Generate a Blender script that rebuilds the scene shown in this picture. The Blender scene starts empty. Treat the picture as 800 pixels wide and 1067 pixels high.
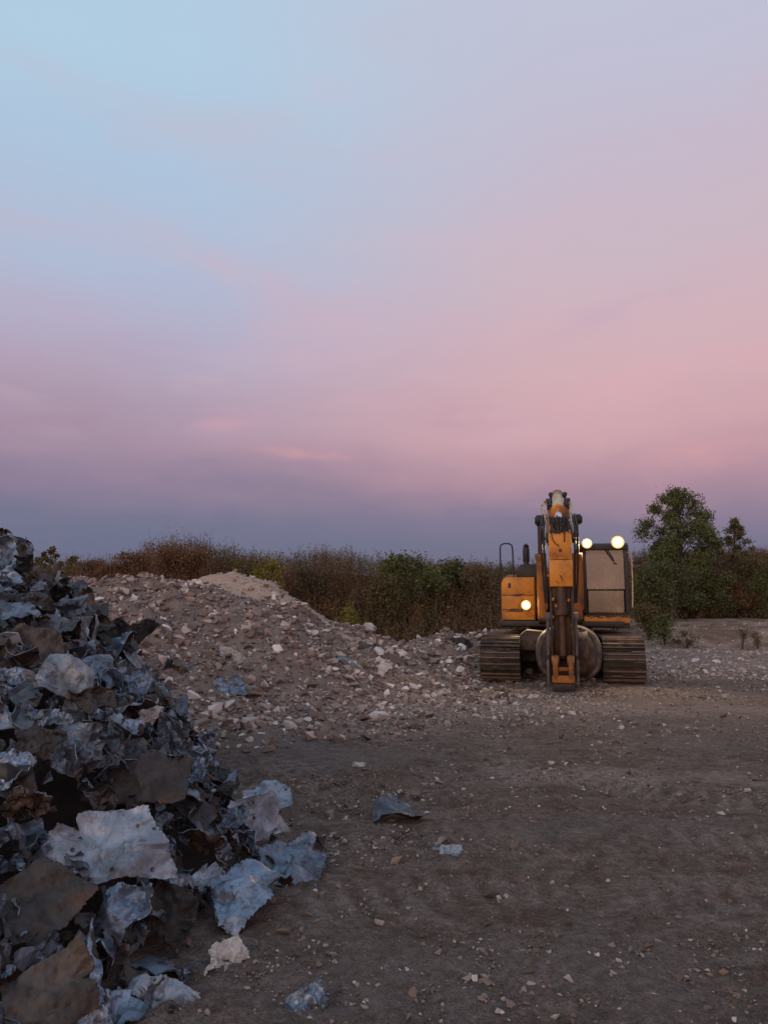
import bpy, bmesh, math, random
import numpy as np
from mathutils import Vector, Matrix, Euler

R = math.radians
PI = math.pi
rng = np.random.default_rng(7)
random.seed(7)
scn = bpy.context.scene
C = scn.collection

# ------------------------------------------------------------------ camera
PITCH = R(6.56)
CAMH = 1.6
cam = bpy.data.cameras.new('camera')
cam.sensor_fit = 'VERTICAL'
cam.sensor_height = 24.0
cam.lens = 24.0 * 800 / 1067
cam.clip_end = 3000
cam.clip_start = 0.05
cam_o = bpy.data.objects.new('camera', cam)
C.objects.link(cam_o)
cam_o.location = (0, 0, CAMH)
cam_o.rotation_euler = (PI / 2 + PITCH, 0, 0)
scn.camera = cam_o
scn.view_settings.view_transform = 'Standard'
scn.view_settings.look = 'None'
scn.view_settings.exposure = 0.0
scn.view_settings.gamma = 1.0


def ray(u, v):
    """direction through a photo pixel, scaled so that y = 1"""
    cp, sp = math.cos(PITCH), math.sin(PITCH)
    d = Vector((u - 400, 800 * cp - (533.5 - v) * sp, 800 * sp + (533.5 - v) * cp))
    return d / d.y


def at(u, v, y):
    return Vector((0, 0, CAMH)) + ray(u, v) * y


def srgb(r, g, b):
    def f(c):
        c /= 255.0
        return c / 12.92 if c <= 0.04045 else ((c + 0.055) / 1.055) ** 2.4
    return (f(r), f(g), f(b), 1.0)


# ------------------------------------------------------------------ smooth value noise (numpy)
_perm = np.random.default_rng(3).random((256, 256))


def vnoise(x, y, scale=1.0, seed=0):
    x = np.asarray(x, float) * scale + seed * 17.31
    y = np.asarray(y, float) * scale + seed * 9.77
    xi = np.floor(x).astype(int); yi = np.floor(y).astype(int)
    fx = x - xi; fy = y - yi
    fx = fx * fx * (3 - 2 * fx); fy = fy * fy * (3 - 2 * fy)
    a = _perm[xi % 256, yi % 256]; b = _perm[(xi + 1) % 256, yi % 256]
    c = _perm[xi % 256, (yi + 1) % 256]; d = _perm[(xi + 1) % 256, (yi + 1) % 256]
    return (a * (1 - fx) + b * fx) * (1 - fy) + (c * (1 - fx) + d * fx) * fy


def fbm(x, y, scale=1.0, seed=0, oct=4):
    s = 0; a = 1; t = 0
    for i in range(oct):
        s = s + a * vnoise(x, y, scale * 2 ** i, seed + i * 3); t += a; a *= 0.5
    return s / t


def sst(a, b, x):
    t = np.clip((x - a) / (b - a), 0, 1)
    return t * t * (3 - 2 * t)


# ------------------------------------------------------------------ terrain heights
def bank_base(x):
    return 25.0 + 15.0 * sst(6.5, 11.0, x)


def terrain(x, y):
    x = np.asarray(x, float); y = np.asarray(y, float)
    h = (fbm(x, y, 0.35, 1, 3) - 0.5) * 0.10 + (fbm(x, y, 1.6, 5, 3) - 0.5) * 0.035
    h = h * sst(60, 30, y) + 0
    bb = bank_base(x)
    bt = 2.5 + 0.9 * sst(12, 22, x) - 0.5 * sst(-8, -22, x) + (fbm(x, y, 0.13, 8, 2) - .5) * 0.9
    h = h + bt * sst(0, 11, y - bb)
    h = h + 0.20 * sst(5.4, 6.4, x) * np.exp(-((y - 21.3 - 0.5 * np.sin(x * .9)) / 1.1) ** 2) * (0.5 + fbm(x, y, .9, 15, 3))
    # low dirt mound with the track on it, right of the yard
    h = h + 0.62 * sst(8.0, 10.5, x - 0.12 * (y - 27)) * sst(24.0, 28.0, y + 0.5 * fbm(x, y, .5, 4, 2)) * (0.75 + 0.5 * fbm(x, y, 0.6, 9, 2) + 0.22 * (fbm(x, y, 2.6, 14, 3) - .5))
    return h


def cone(x, y, cx, cy, h, r):
    d = np.sqrt((x - cx) ** 2 + (y - cy) ** 2)
    return h * np.clip(1.0 - d / r, -1, 1) - 0.06 * h * np.exp(-(d / 0.5) ** 2)


MOUNDS = [(-7.6, 14.0, 2.25, 6.2), (-5.6, 14.5, 2.22, 6.4), (-4.6, 14.8, 1.95, 5.2), (-3.85, 14.9, 2.22, 4.9),
          (-1.5, 16.2, 1.28, 3.0), (-0.5, 16.9, 1.0, 2.4), (0.5, 17.4, .98, 2.3), (1.4, 18.0, 0.95, 2.2), (2.3, 18.5, 1.0, 2.2), (-2.2, 15.9, 1.6, 3.6)]


def mound(x, y):
    x = np.asarray(x, float); y = np.asarray(y, float)
    k = 9.0
    s = 0
    for m in MOUNDS:
        s = s + np.exp(k * np.clip(cone(x, y, *m), -1, 3))
    h = np.log(s) / k - 0.10
    n = (fbm(x, y, 0.8, 21, 3) - 0.5) * 0.62 + (fbm(x, y, 3.2, 27, 3) - .5) * 0.24
    return h + n * sst(-0.1, 0.5, h)


def light_mound(x, y):
    return cone(x, y, -3.3, 16.9, 2.40, 4.0) + (fbm(x, y, 1.3, 33, 4) - .5) * 0.34 + 0.02


# toe of the scrap heap: x of the toe for a given y
def heap_toe(y):
    return np.interp(y, [0.5, 2.0, 3.0, 3.7, 4.4, 4.9, 5.6, 6.3, 7.2, 8.2, 9.4, 11], [-1.6, -1.15, -.95, -.95, -.78, -.75, -1.05, -1.2, -1.6, -2.05, -3.0, -5.0])


def heap(x, y):
    x = np.asarray(x, float); y = np.asarray(y, float)
    d = heap_toe(y) - x
    h = 2.36 * (1 - np.exp(-np.clip(d, -0.5, 9) * 0.82)) * (0.42 + 0.58 * sst(2.0, 5.6, y)) * (1 - 0.34 * sst(7.2, 9.2, y)) + 0.10 * np.exp(-((x + 3.75) / 0.6) ** 2 - ((y - 7.0) / 0.9) ** 2)
    h = h + (fbm(x, y, 1.1, 41, 3) - 0.5) * 0.5 * sst(0.1, 0.9, d)
    return np.where(d > 0, h, d * 0.8)


def top_height(x, y):
    return max(float(terrain(x, y)), float(mound(x, y)), float(heap(x, y)), float(light_mound(x, y)))


def hit(u, v, f=None, y0=2.0, y1=60.0):
    """where the ray through a photo pixel meets the built ground, so that a thing is set on it"""
    f = f or top_height
    d = ray(u, v)
    y = y0
    while y < y1:
        p = Vector((0, 0, CAMH)) + d * y
        if p.z < f(p.x, p.y):
            return p
        y += 0.02 + 0.004 * y
    return Vector((0, 0, CAMH)) + d * y1


# ------------------------------------------------------------------ materials
def new_mat(name):
    m = bpy.data.materials.new(name)
    m.use_nodes = True
    nt = m.node_tree
    b = nt.nodes['Principled BSDF']
    return m, nt, b


def nd(nt, typ, **kw):
    n = nt.nodes.new(typ)
    for k, v in kw.items():
        if k in n.inputs:
            n.inputs[k].default_value = v
        else:
            setattr(n, k, v)
    return n


def ramp(nt, fac, stops, interp='LINEAR'):
    r = nt.nodes.new('ShaderNodeValToRGB')
    e = r.color_ramp.elements
    while len(e) < len(stops):
        e.new(0.5)
    for i, (p, c) in enumerate(stops):
        e[i].position = p
        e[i].color = c if len(c) == 4 else (*c, 1)
    r.color_ramp.interpolation = interp
    nt.links.new(fac, r.inputs['Fac'])
    return r.outputs['Color']


def mix(nt, fac, a, b, mode='MIX'):
    m = nt.nodes.new('ShaderNodeMix')
    m.data_type = 'RGBA'
    m.blend_type = mode
    for s, v in ((0, fac), (6, a), (7, b)):
        if hasattr(v, 'is_output') or isinstance(v, bpy.types.NodeSocket):
            nt.links.new(v, m.inputs[s])
        elif s == 0:
            m.inputs[0].default_value = v
        else:
            m.inputs[s].default_value = v if len(v) == 4 else (*v, 1)
    return m.outputs[2]


def math_n(nt, op, a, b=None, clamp=False):
    m = nt.nodes.new('ShaderNodeMath')
    m.operation = op
    m.use_clamp = clamp
    for i, v in ((0, a), (1, b)):
        if v is None:
            continue
        if isinstance(v, bpy.types.NodeSocket):
            nt.links.new(v, m.inputs[i])
        else:
            m.inputs[i].default_value = v
    return m.outputs[0]


def coord(nt, kind='Object'):
    t = nt.nodes.new('ShaderNodeTexCoord')
    return t.outputs[kind]


def noise(nt, vec, scale, detail=4, rough=0.55, dist=0.0):
    n = nt.nodes.new('ShaderNodeTexNoise')
    n.inputs['Scale'].default_value = scale
    n.inputs['Detail'].default_value = detail
    n.inputs['Roughness'].default_value = rough
    n.inputs['Distortion'].default_value = dist
    nt.links.new(vec, n.inputs['Vector'])
    return n.outputs['Fac']


def bump(nt, bsdf, height, strength=0.4, dist=0.02):
    b = nt.nodes.new('ShaderNodeBump')
    b.inputs['Strength'].default_value = strength
    b.inputs['Distance'].default_value = dist
    nt.links.new(height, b.inputs['Height'])
    nt.links.new(b.outputs['Normal'], bsdf.inputs['Normal'])


def mat_worn(name, base, worn, dirt, rough=0.5, metal=0.0, scale=3.0, wear=(0.56, 0.66), grime=(0.5, 0.75), bstr=0.15, spec=0.4):
    m, nt, b = new_mat(name)
    v = coord(nt)
    n1 = noise(nt, v, scale, 6, 0.65)
    n2 = noise(nt, v, scale * 0.45, 5, 0.6, 0.4)
    n3 = noise(nt, v, scale * 9, 4, 0.7)
    c = mix(nt, ramp(nt, n1, [(wear[0], (0, 0, 0)), (wear[1], (1, 1, 1))]), base, worn)
    g = ramp(nt, n2, [(grime[0], (0, 0, 0)), (grime[1], (1, 1, 1))])
    c = mix(nt, math_n(nt, 'MULTIPLY', g, 0.85), c, dirt)
    c = mix(nt, math_n(nt, 'MULTIPLY', n3, 0.5), c, mix(nt, 1.0, c, (0.6, 0.6, 0.6), 'MULTIPLY'))
    nt.links.new(c, b.inputs['Base Color'])
    b.inputs['Metallic'].default_value = metal
    nt.links.new(ramp(nt, n1, [(0.3, (rough - 0.1,) * 3), (0.7, (min(1, rough + 0.25),) * 3)]), b.inputs['Roughness'])
    b.inputs['Specular IOR Level'].default_value = spec
    bump(nt, b, n3, bstr, 0.01)
    return m


ORANGE = mat_worn('orange_paint', (0.58, 0.225, 0.022), (0.30, 0.11, 0.025), (0.13, 0.07, 0.035), 0.5, 0, 3.2, (0.52, 0.66), (0.50, 0.80))
ORANGE_DIRTY = mat_worn('dirty_orange_paint', (0.36, 0.13, 0.022), (0.16, 0.075, 0.03), (0.06, 0.042, 0.03), 0.6, 0, 3.5, (0.5, 0.62), (0.42, 0.66))
DARKPAINT = mat_worn('dark_paint', (0.022, 0.018, 0.017), (0.07, 0.045, 0.03), (0.06, 0.046, 0.036), 0.55, 0, 3, (0.55, 0.7), (0.5, 0.8))
BROWN = mat_worn('oily_brown_steel', (0.055, 0.032, 0.02), (0.11, 0.055, 0.025), (0.025, 0.018, 0.014), 0.5, 0.2, 4, (0.45, 0.6), (0.45, 0.7))
TRACKM = mat_worn('rusty_track_steel', (0.042, 0.032, 0.026), (0.09, 0.07, 0.056), (0.024, 0.02, 0.017), 0.6, 0.2, 5, (0.45, 0.65), (0.45, 0.75), 0.3)
TRACKW = mat_worn('worn_track_edge', (0.17, 0.128, 0.098), (0.09, 0.062, 0.045), (0.055, 0.038, 0.028), 0.5, 0.3, 6, (0.5, 0.65), (0.5, 0.75), 0.2)
GREYSTEEL = mat_worn('worn_grey_steel', (0.12, 0.098, 0.094), (0.065, 0.045, 0.034), (0.04, 0.028, 0.022), 0.7, 0.1, 4, (0.5, 0.62), (0.5, 0.7), 0.3)
MUDSTEEL = mat_worn('mud_caked_steel', (0.052, 0.036, 0.028), (0.10, 0.076, 0.062), (0.03, 0.02, 0.016), 0.9, 0.0, 4, (0.47, 0.6), (0.45, 0.65), 0.7)
CREAM = mat_worn('cream_paint', (0.50, 0.42, 0.30), (0.36, 0.22, 0.09), (0.16, 0.10, 0.055), 0.5, 0, 5, (0.5, 0.62), (0.5, 0.75))
RUBBER = mat_worn('black_rubber', (0.014, 0.013, 0.013), (0.03, 0.026, 0.022), (0.04, 0.03, 0.024), 0.5, 0, 8)
CHROME = mat_worn('chrome_rod', (0.75, 0.75, 0.78), (0.6, 0.6, 0.62), (0.5, 0.47, 0.44), 0.22, 1.0, 6, (0.6, 0.8), (0.65, 0.9), 0.02)
SEATM = mat_worn('seat_fabric', (0.03, 0.028, 0.028), (0.05, 0.045, 0.04), (0.04, 0.035, 0.03), 0.9, 0, 6)


def mat_glass():
    m, nt, b = new_mat('dusty_glass')
    v = coord(nt)
    n = noise(nt, v, 2.2, 5, 0.6)
    w = nd(nt, 'ShaderNodeMapping'); w.inputs['Scale'].default_value = (6, 6, 0.7)
    nt.links.new(v, w.inputs['Vector'])
    st = noise(nt, w.outputs['Vector'], 2.0, 3, 0.6)
    d = nd(nt, 'ShaderNodeBsdfDiffuse')
    dc = ramp(nt, math_n(nt, 'ADD', math_n(nt, 'MULTIPLY', n, 0.82), math_n(nt, 'MULTIPLY', st, 0.18)), [(0.34, (0.15, 0.105, 0.055)), (0.52, (0.22, 0.155, 0.085)), (0.68, (0.31, 0.235, 0.14))])
    nt.links.new(dc, d.inputs['Color'])
    g = nd(nt, 'ShaderNodeBsdfGlossy', Roughness=0.12)
    g.inputs['Color'].default_value = (0.9, 0.9, 0.9, 1)
    t = nd(nt, 'ShaderNodeBsdfTransparent')
    t.inputs['Color'].default_value = (0.75, 0.75, 0.7, 1)
    m1 = nd(nt, 'ShaderNodeMixShader')
    nt.links.new(ramp(nt, math_n(nt, 'ADD', math_n(nt, 'MULTIPLY', n, 0.6), math_n(nt, 'MULTIPLY', st, 0.4)), [(0.38, (0.40,) * 3), (0.62, (0.80,) * 3)]), m1.inputs['Fac'])
    nt.links.new(t.outputs[0], m1.inputs[1]); nt.links.new(d.outputs[0], m1.inputs[2])
    m2 = nd(nt, 'ShaderNodeMixShader', Fac=0.07)
    nt.links.new(m1.outputs[0], m2.inputs[1]); nt.links.new(g.outputs[0], m2.inputs[2])
    nt.links.new(m2.outputs[0], nt.nodes['Material Output'].inputs['Surface'])
    return m


GLASS = mat_glass()


def mat_lamp():
    m, nt, b = new_mat('lit_lamp_lens')
    b.inputs['Base Color'].default_value = (0.9, 0.85, 0.7, 1)
    b.inputs['Emission Color'].default_value = (1.0, 0.74, 0.36, 1)
    b.inputs['Emission Strength'].default_value = 90
    return m


LAMP = mat_lamp()
GLOW_RING, _nt, _b = new_mat('outer_glow_ring')  # emissive rings added around the lenses to stand in for their glow
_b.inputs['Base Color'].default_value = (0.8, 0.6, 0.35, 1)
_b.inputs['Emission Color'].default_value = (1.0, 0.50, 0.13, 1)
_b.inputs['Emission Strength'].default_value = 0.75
GLOW_RING2, _nt, _b = new_mat('inner_glow_ring')
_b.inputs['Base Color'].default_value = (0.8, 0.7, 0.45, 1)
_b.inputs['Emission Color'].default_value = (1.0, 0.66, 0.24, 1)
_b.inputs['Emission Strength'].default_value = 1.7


def mat_sheet(name, base, base2, rust, amt, spots=0.5, metal=0.0, rgh=0.55):
    m, nt, b = new_mat(name)
    v = coord(nt)
    n1 = noise(nt, v, 2.4, 6, 0.62, 0.3)
    n2 = noise(nt, v, 7.0, 5, 0.65)
    n3 = noise(nt, v, 45, 3, 0.7)
    oi = nd(nt, 'ShaderNodeObjectInfo')
    n6 = noise(nt, v, 20, 5, 0.75, 0.4)
    c = mix(nt, ramp(nt, n2, [(0.42, (0, 0, 0)), (0.60, (1, 1, 1))]), base, base2)
    c = mix(nt, ramp(nt, n6, [(0.53, (0, 0, 0)), (0.66, (0.75,) * 3)]), c, mix(nt, 1.0, c, (0.38, 0.36, 0.34), 'MULTIPLY'))
    c = mix(nt, ramp(nt, n1, [(amt, (0, 0, 0)), (amt + 0.1, (0.9, 0.9, 0.9))]), c, rust)
    vo = nd(nt, 'ShaderNodeTexVoronoi', Scale=13.0)
    nt.links.new(v, vo.inputs['Vector'])
    dots = math_n(nt, 'MULTIPLY', ramp(nt, vo.outputs['Distance'], [(0.13, (1, 1, 1)), (0.20, (0, 0, 0))]), ramp(nt, n2, [(0.44, (0, 0, 0)), (0.52, (1, 1, 1))]))
    c = mix(nt, math_n(nt, 'MULTIPLY', dots, spots), c, (0.018, 0.015, 0.014))
    c = mix(nt, math_n(nt, 'MULTIPLY', n3, 0.55), c, mix(nt, 1.0, c, (0.55, 0.53, 0.5), 'MULTIPLY'))
    c = mix(nt, 1.0, c, ramp(nt, oi.outputs['Random'], [(0, (0.58, 0.57, 0.56)), (1, (1.12, 1.12, 1.12))]), 'MULTIPLY')
    nt.links.new(c, b.inputs['Base Color'])
    b.inputs['Metallic'].default_value = metal
    nt.links.new(ramp(nt, n6, [(0.35, (rgh,) * 3), (0.65, (min(1, rgh + .3),) * 3)]), b.inputs['Roughness'])
    bump(nt, b, math_n(nt, 'ADD', n2, math_n(nt, 'MULTIPLY', n3, 0.4)), 0.3, 0.015)
    return m


RUST = (0.105, 0.058, 0.036)
SH_BLUE = mat_sheet('galvanised_blue_grey', (0.27, 0.35, 0.46), (0.15, 0.195, 0.26), RUST, 0.58, .5, .7, .36)
SH_GREY = mat_sheet('dull_grey_sheet', (0.18, 0.22, 0.27), (0.085, 0.105, 0.13), RUST, 0.57, .5, .6, .38)
SH_PALE = mat_sheet('pale_spotted_sheet', (0.38, 0.45, 0.54), (0.22, 0.26, 0.31), (0.13, 0.105, 0.088), 0.54, 0.9, .45, .4)
SH_BROWN = mat_sheet('brown_rusted_sheet', (0.042, 0.034, 0.030), (0.024, 0.021, 0.020), (0.075, 0.045, 0.03), 0.57)
SH_TAN = mat_sheet('tan_torn_sheet', (0.12, 0.094, 0.077), (0.062, 0.051, 0.045), (0.05, 0.038, 0.031), 0.54)
SH_DARK = mat_sheet('charred_dark_sheet', (0.024, 0.024, 0.026), (0.04, 0.04, 0.042), (0.05, 0.036, 0.028), 0.55, .5, 0, .5)
SH_WHITE = mat_sheet('dirty_white_plastic', (0.62, 0.60, 0.585), (0.50, 0.475, 0.46), (0.34, 0.28, 0.24), 0.62, 0.2)
SH_UNDER = mat_sheet('rusted_underside', (0.075, 0.05, 0.037), (0.038, 0.028, 0.023), (0.16, 0.085, 0.042), 0.56)


def mat_island(name, stops, rough=0.95, nscale=6.0, namt=0.5, bstr=0.3, spec=0.12, translucent=False):
    """colour differs from piece to piece (stone to stone, leaf to leaf)"""
    m, nt, b = new_mat(name)
    g = nd(nt, 'ShaderNodeNewGeometry')
    c = ramp(nt, g.outputs['Random Per Island'], stops)
    v = coord(nt)
    n = noise(nt, v, nscale, 4, 0.65)
    c = mix(nt, math_n(nt, 'MULTIPLY', n, namt), c, mix(nt, 1.0, c, (0.5, 0.47, 0.45), 'MULTIPLY'))
    nt.links.new(c, b.inputs['Base Color'])
    b.inputs['Roughness'].default_value = rough
    b.inputs['Specular IOR Level'].default_value = spec
    if bstr:
        bump(nt, b, n, bstr, 0.02)
    return m


def mat_stone(name, c1, c2, rough=0.9):
    m, nt, b = new_mat(name)
    v = coord(nt)
    oi = nd(nt, 'ShaderNodeObjectInfo')
    n = noise(nt, v, 5, 5, 0.65)
    n2 = noise(nt, v, 32, 4, 0.7)
    c = mix(nt, oi.outputs['Random'], c1, c2)
    c = mix(nt, ramp(nt, n, [(0.45, (0, 0, 0)), (0.7, (0.7,) * 3)]), c, mix(nt, 1.0, c, (0.55, 0.48, 0.42), 'MULTIPLY'))
    c = mix(nt, math_n(nt, 'MULTIPLY', n2, 0.5), c, mix(nt, 1.0, c, (0.6, 0.6, 0.6), 'MULTIPLY'))
    nt.links.new(c, b.inputs['Base Color'])
    b.inputs['Roughness'].default_value = rough
    bump(nt, b, n2, 0.5, 0.02)
    return m


ST_PALE = mat_stone('pale_concrete', (0.62, 0.56, 0.53), (0.40, 0.35, 0.32))
ST_WHITE = mat_stone('whitish_plaster', (0.72, 0.69, 0.67), (0.55, 0.51, 0.49))
ST_BROWN = mat_stone('brown_stone', (0.20, 0.145, 0.11), (0.135, 0.105, 0.086))
ST_GREY = mat_stone('grey_concrete', (0.21, 0.195, 0.19), (0.15, 0.14, 0.135))
RUBBLE_I = mat_island('rubble_stones', [(0, (0.13, 0.096, 0.08)), (0.4, (0.225, 0.178, 0.155)), (0.75, (0.33, 0.267, 0.235)), (0.9, (0.46, 0.38, 0.34)), (1, (0.7, 0.66, 0.64))])
PALE_I = mat_island('pale_rubble_stones', [(0, (0.24, 0.19, 0.16)), (0.5, (0.34, 0.28, 0.24)), (1, (0.5, 0.45, 0.42))])
PEBBLE_I = mat_island('yard_pebbles', [(0, (0.09, 0.072, 0.06)), (0.4, (0.16, 0.125, 0.105)), (0.75, (0.24, 0.19, 0.16)), (0.93, (0.36, 0.32, 0.29)), (1, (0.5, 0.48, 0.46))])


# ------------------------------------------------------------------ mesh helpers
def tagp(o, label=None, cat=None, group=None, kind=None):
    for k, v in (('label', label), ('category', cat), ('group', group), ('kind', kind)):
        if v:
            o[k] = v
    return o


def link(name, me, mats, parent=None):
    o = bpy.data.objects.new(name, me)
    C.objects.link(o)
    for m in (mats if isinstance(mats, (list, tuple)) else [mats]):
        me.materials.append(m)
    if parent is not None:
        o.parent = parent
    return o


def np_mesh(name, V, F, mi=None, smooth=False, sharp=None):
    """V (n,3); F (m,k) int array (k 3 or 4)"""
    me = bpy.data.meshes.new(name)
    V = np.asarray(V, np.float32); F = np.asarray(F, np.int32)
    k = F.shape[1]
    me.vertices.add(len(V)); me.vertices.foreach_set('co', V.ravel())
    me.loops.add(F.size); me.loops.foreach_set('vertex_index', F.ravel())
    me.polygons.add(len(F))
    me.polygons.foreach_set('loop_start', np.arange(0, F.size, k, dtype=np.int32))
    if mi is not None:
        me.polygons.foreach_set('material_index', np.asarray(mi, np.int32))
    me.update(calc_edges=True)
    me.polygons.foreach_set('use_smooth', np.full(len(F), bool(smooth)))
    if smooth and sharp:
        me.set_sharp_from_angle(angle=sharp)
    me.validate()
    return me


class B:
    """collects shapes into one bmesh; y is depth with -y the front of the thing"""
    def __init__(s):
        s.bm = bmesh.new()

    def _fin(s, geom_verts, mi):
        fs = set()
        for v in geom_verts:
            for f in v.link_faces:
                fs.add(f)
        for f in fs:
            f.material_index = mi

    def box(s, c, d, rot=None, bev=0.012, mi=0):
        r = bmesh.ops.create_cube(s.bm, size=1.0)
        vs = r['verts']
        M = Matrix.Translation(c) @ (rot.to_matrix().to_4x4() if rot else Matrix()) @ Matrix.Diagonal((*d, 1))
        for v in vs:
            v.co = M @ v.co
        if bev:
            es = list({e for v in vs for e in v.link_edges})
            bb = min(bev, min(d) * 0.45)
            r2 = bmesh.ops.bevel(s.bm, geom=es, offset=bb, segments=2, affect='EDGES', profile=0.5)
            vs = r2['verts']
        s._fin(vs, mi)
        return s

    def prism(s, prof, a0, a1, axis='x', bev=0.012, mi=0):
        """profile polygon extruded along an axis: axis x -> prof is (y,z); y -> (x,z); z -> (x,y)"""
        def P(p, a):
            return {'x': (a, p[0], p[1]), 'y': (p[0], a, p[1]), 'z': (p[0], p[1], a)}[axis]
        v0 = [s.bm.verts.new(P(p, a0)) for p in prof]
        v1 = [s.bm.verts.new(P(p, a1)) for p in prof]
        n = len(prof)
        fs = [s.bm.faces.new(v0), s.bm.faces.new(list(reversed(v1)))]
        for i in range(n):
            fs.append(s.bm.faces.new((v0[i], v1[i], v1[(i + 1) % n], v0[(i + 1) % n])))
        bmesh.ops.recalc_face_normals(s.bm, faces=fs)
        vs = v0 + v1
        if bev:
            es = list({e for f in fs for e in f.edges})
            r2 = bmesh.ops.bevel(s.bm, geom=es, offset=bev, segments=2, affect='EDGES', profile=0.5)
            vs = r2['verts']
        s._fin(vs, mi)
        return s

    def cyl(s, p0, p1, r0, r1=None, n=20, mi=0, bev=0.0):
        r1 = r0 if r1 is None else r1
        p0 = Vector(p0); p1 = Vector(p1)
        d = p1 - p0
        q = d.to_track_quat('Z', 'Y')
        M = Matrix.Translation((p0 + p1) / 2) @ q.to_matrix().to_4x4()
        r = bmesh.ops.create_cone(s.bm, cap_ends=True, segments=n, radius1=r0, radius2=r1, depth=d.length, matrix=M)
        vs = r['verts']
        if bev:
            es = [e for e in {e for v in vs for e in v.link_edges} if any(len(f.verts) > 4 for f in e.link_faces)]
            r2 = bmesh.ops.bevel(s.bm, geom=es, offset=bev, segments=2, affect='EDGES', profile=0.5)
            vs = list(r2['verts']) + [v for v in vs if v.is_valid]
        s._fin(vs, mi)
        return s

    def tube(s, pts, r, n=8, mi=0, smooth_n=0):
        pts = [Vector(p) for p in pts]
        if smooth_n:
            out = []
            for i in range(len(pts) - 1):
                p0 = pts[max(0, i - 1)]; p1 = pts[i]; p2 = pts[i + 1]; p3 = pts[min(len(pts) - 1, i + 2)]
                for k in range(smooth_n):
                    t = k / smooth_n
                    out.append(0.5 * ((2 * p1) + (p2 - p0) * t + (2 * p0 - 5 * p1 + 4 * p2 - p3) * t * t + (3 * p1 - p0 - 3 * p2 + p3) * t ** 3))
            out.append(pts[-1]); pts = out
        rs = r if isinstance(r, (list, tuple)) else [r] * len(pts)
        if len(rs) != len(pts):
            rs = list(np.interp(np.linspace(0, 1, len(pts)), np.linspace(0, 1, len(rs)), rs))
        rings = []
        up = Vector((0.13, 0.31, 0.94))
        for i, p in enumerate(pts):
            t = (pts[min(i + 1, len(pts) - 1)] - pts[max(i - 1, 0)]).normalized()
            a = t.cross(up)
            if a.length < 1e-3:
                a = t.cross(Vector((1, 0, 0)))
            a.normalize(); b = t.cross(a)
            rings.append([s.bm.verts.new(p + (a * math.cos(2 * PI * k / n) + b * math.sin(2 * PI * k / n)) * rs[i]) for k in range(n)])
        for i in range(len(rings) - 1):
            for k in range(n):
                f = s.bm.faces.new((rings[i][k], rings[i][(k + 1) % n], rings[i + 1][(k + 1) % n], rings[i + 1][k]))
                f.material_index = mi
        for rg in (rings[0], list(reversed(rings[-1]))):
            f = s.bm.faces.new(rg); f.material_index = mi
        return s

    def grid(s, rows, mi=0, close=False):
        vs = [[s.bm.verts.new(p) for p in r] for r in rows]
        for i in range(len(vs) - 1):
            m = len(vs[i])
            for k in range(m if close else m - 1):
                f = s.bm.faces.new((vs[i][k], vs[i][(k + 1) % m], vs[i + 1][(k + 1) % m], vs[i + 1][k]))
                f.material_index = mi
        return vs

    def build(s, name, mats, parent=None, smooth=True):
        bmesh.ops.recalc_face_normals(s.bm, faces=s.bm.faces)
        me = bpy.data.meshes.new(name)
        s.bm.to_mesh(me); s.bm.free()
        if smooth:
            me.polygons.foreach_set('use_smooth', np.full(len(me.polygons), True))
            me.set_sharp_from_angle(angle=R(38))
        return link(name, me, mats, parent)


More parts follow.
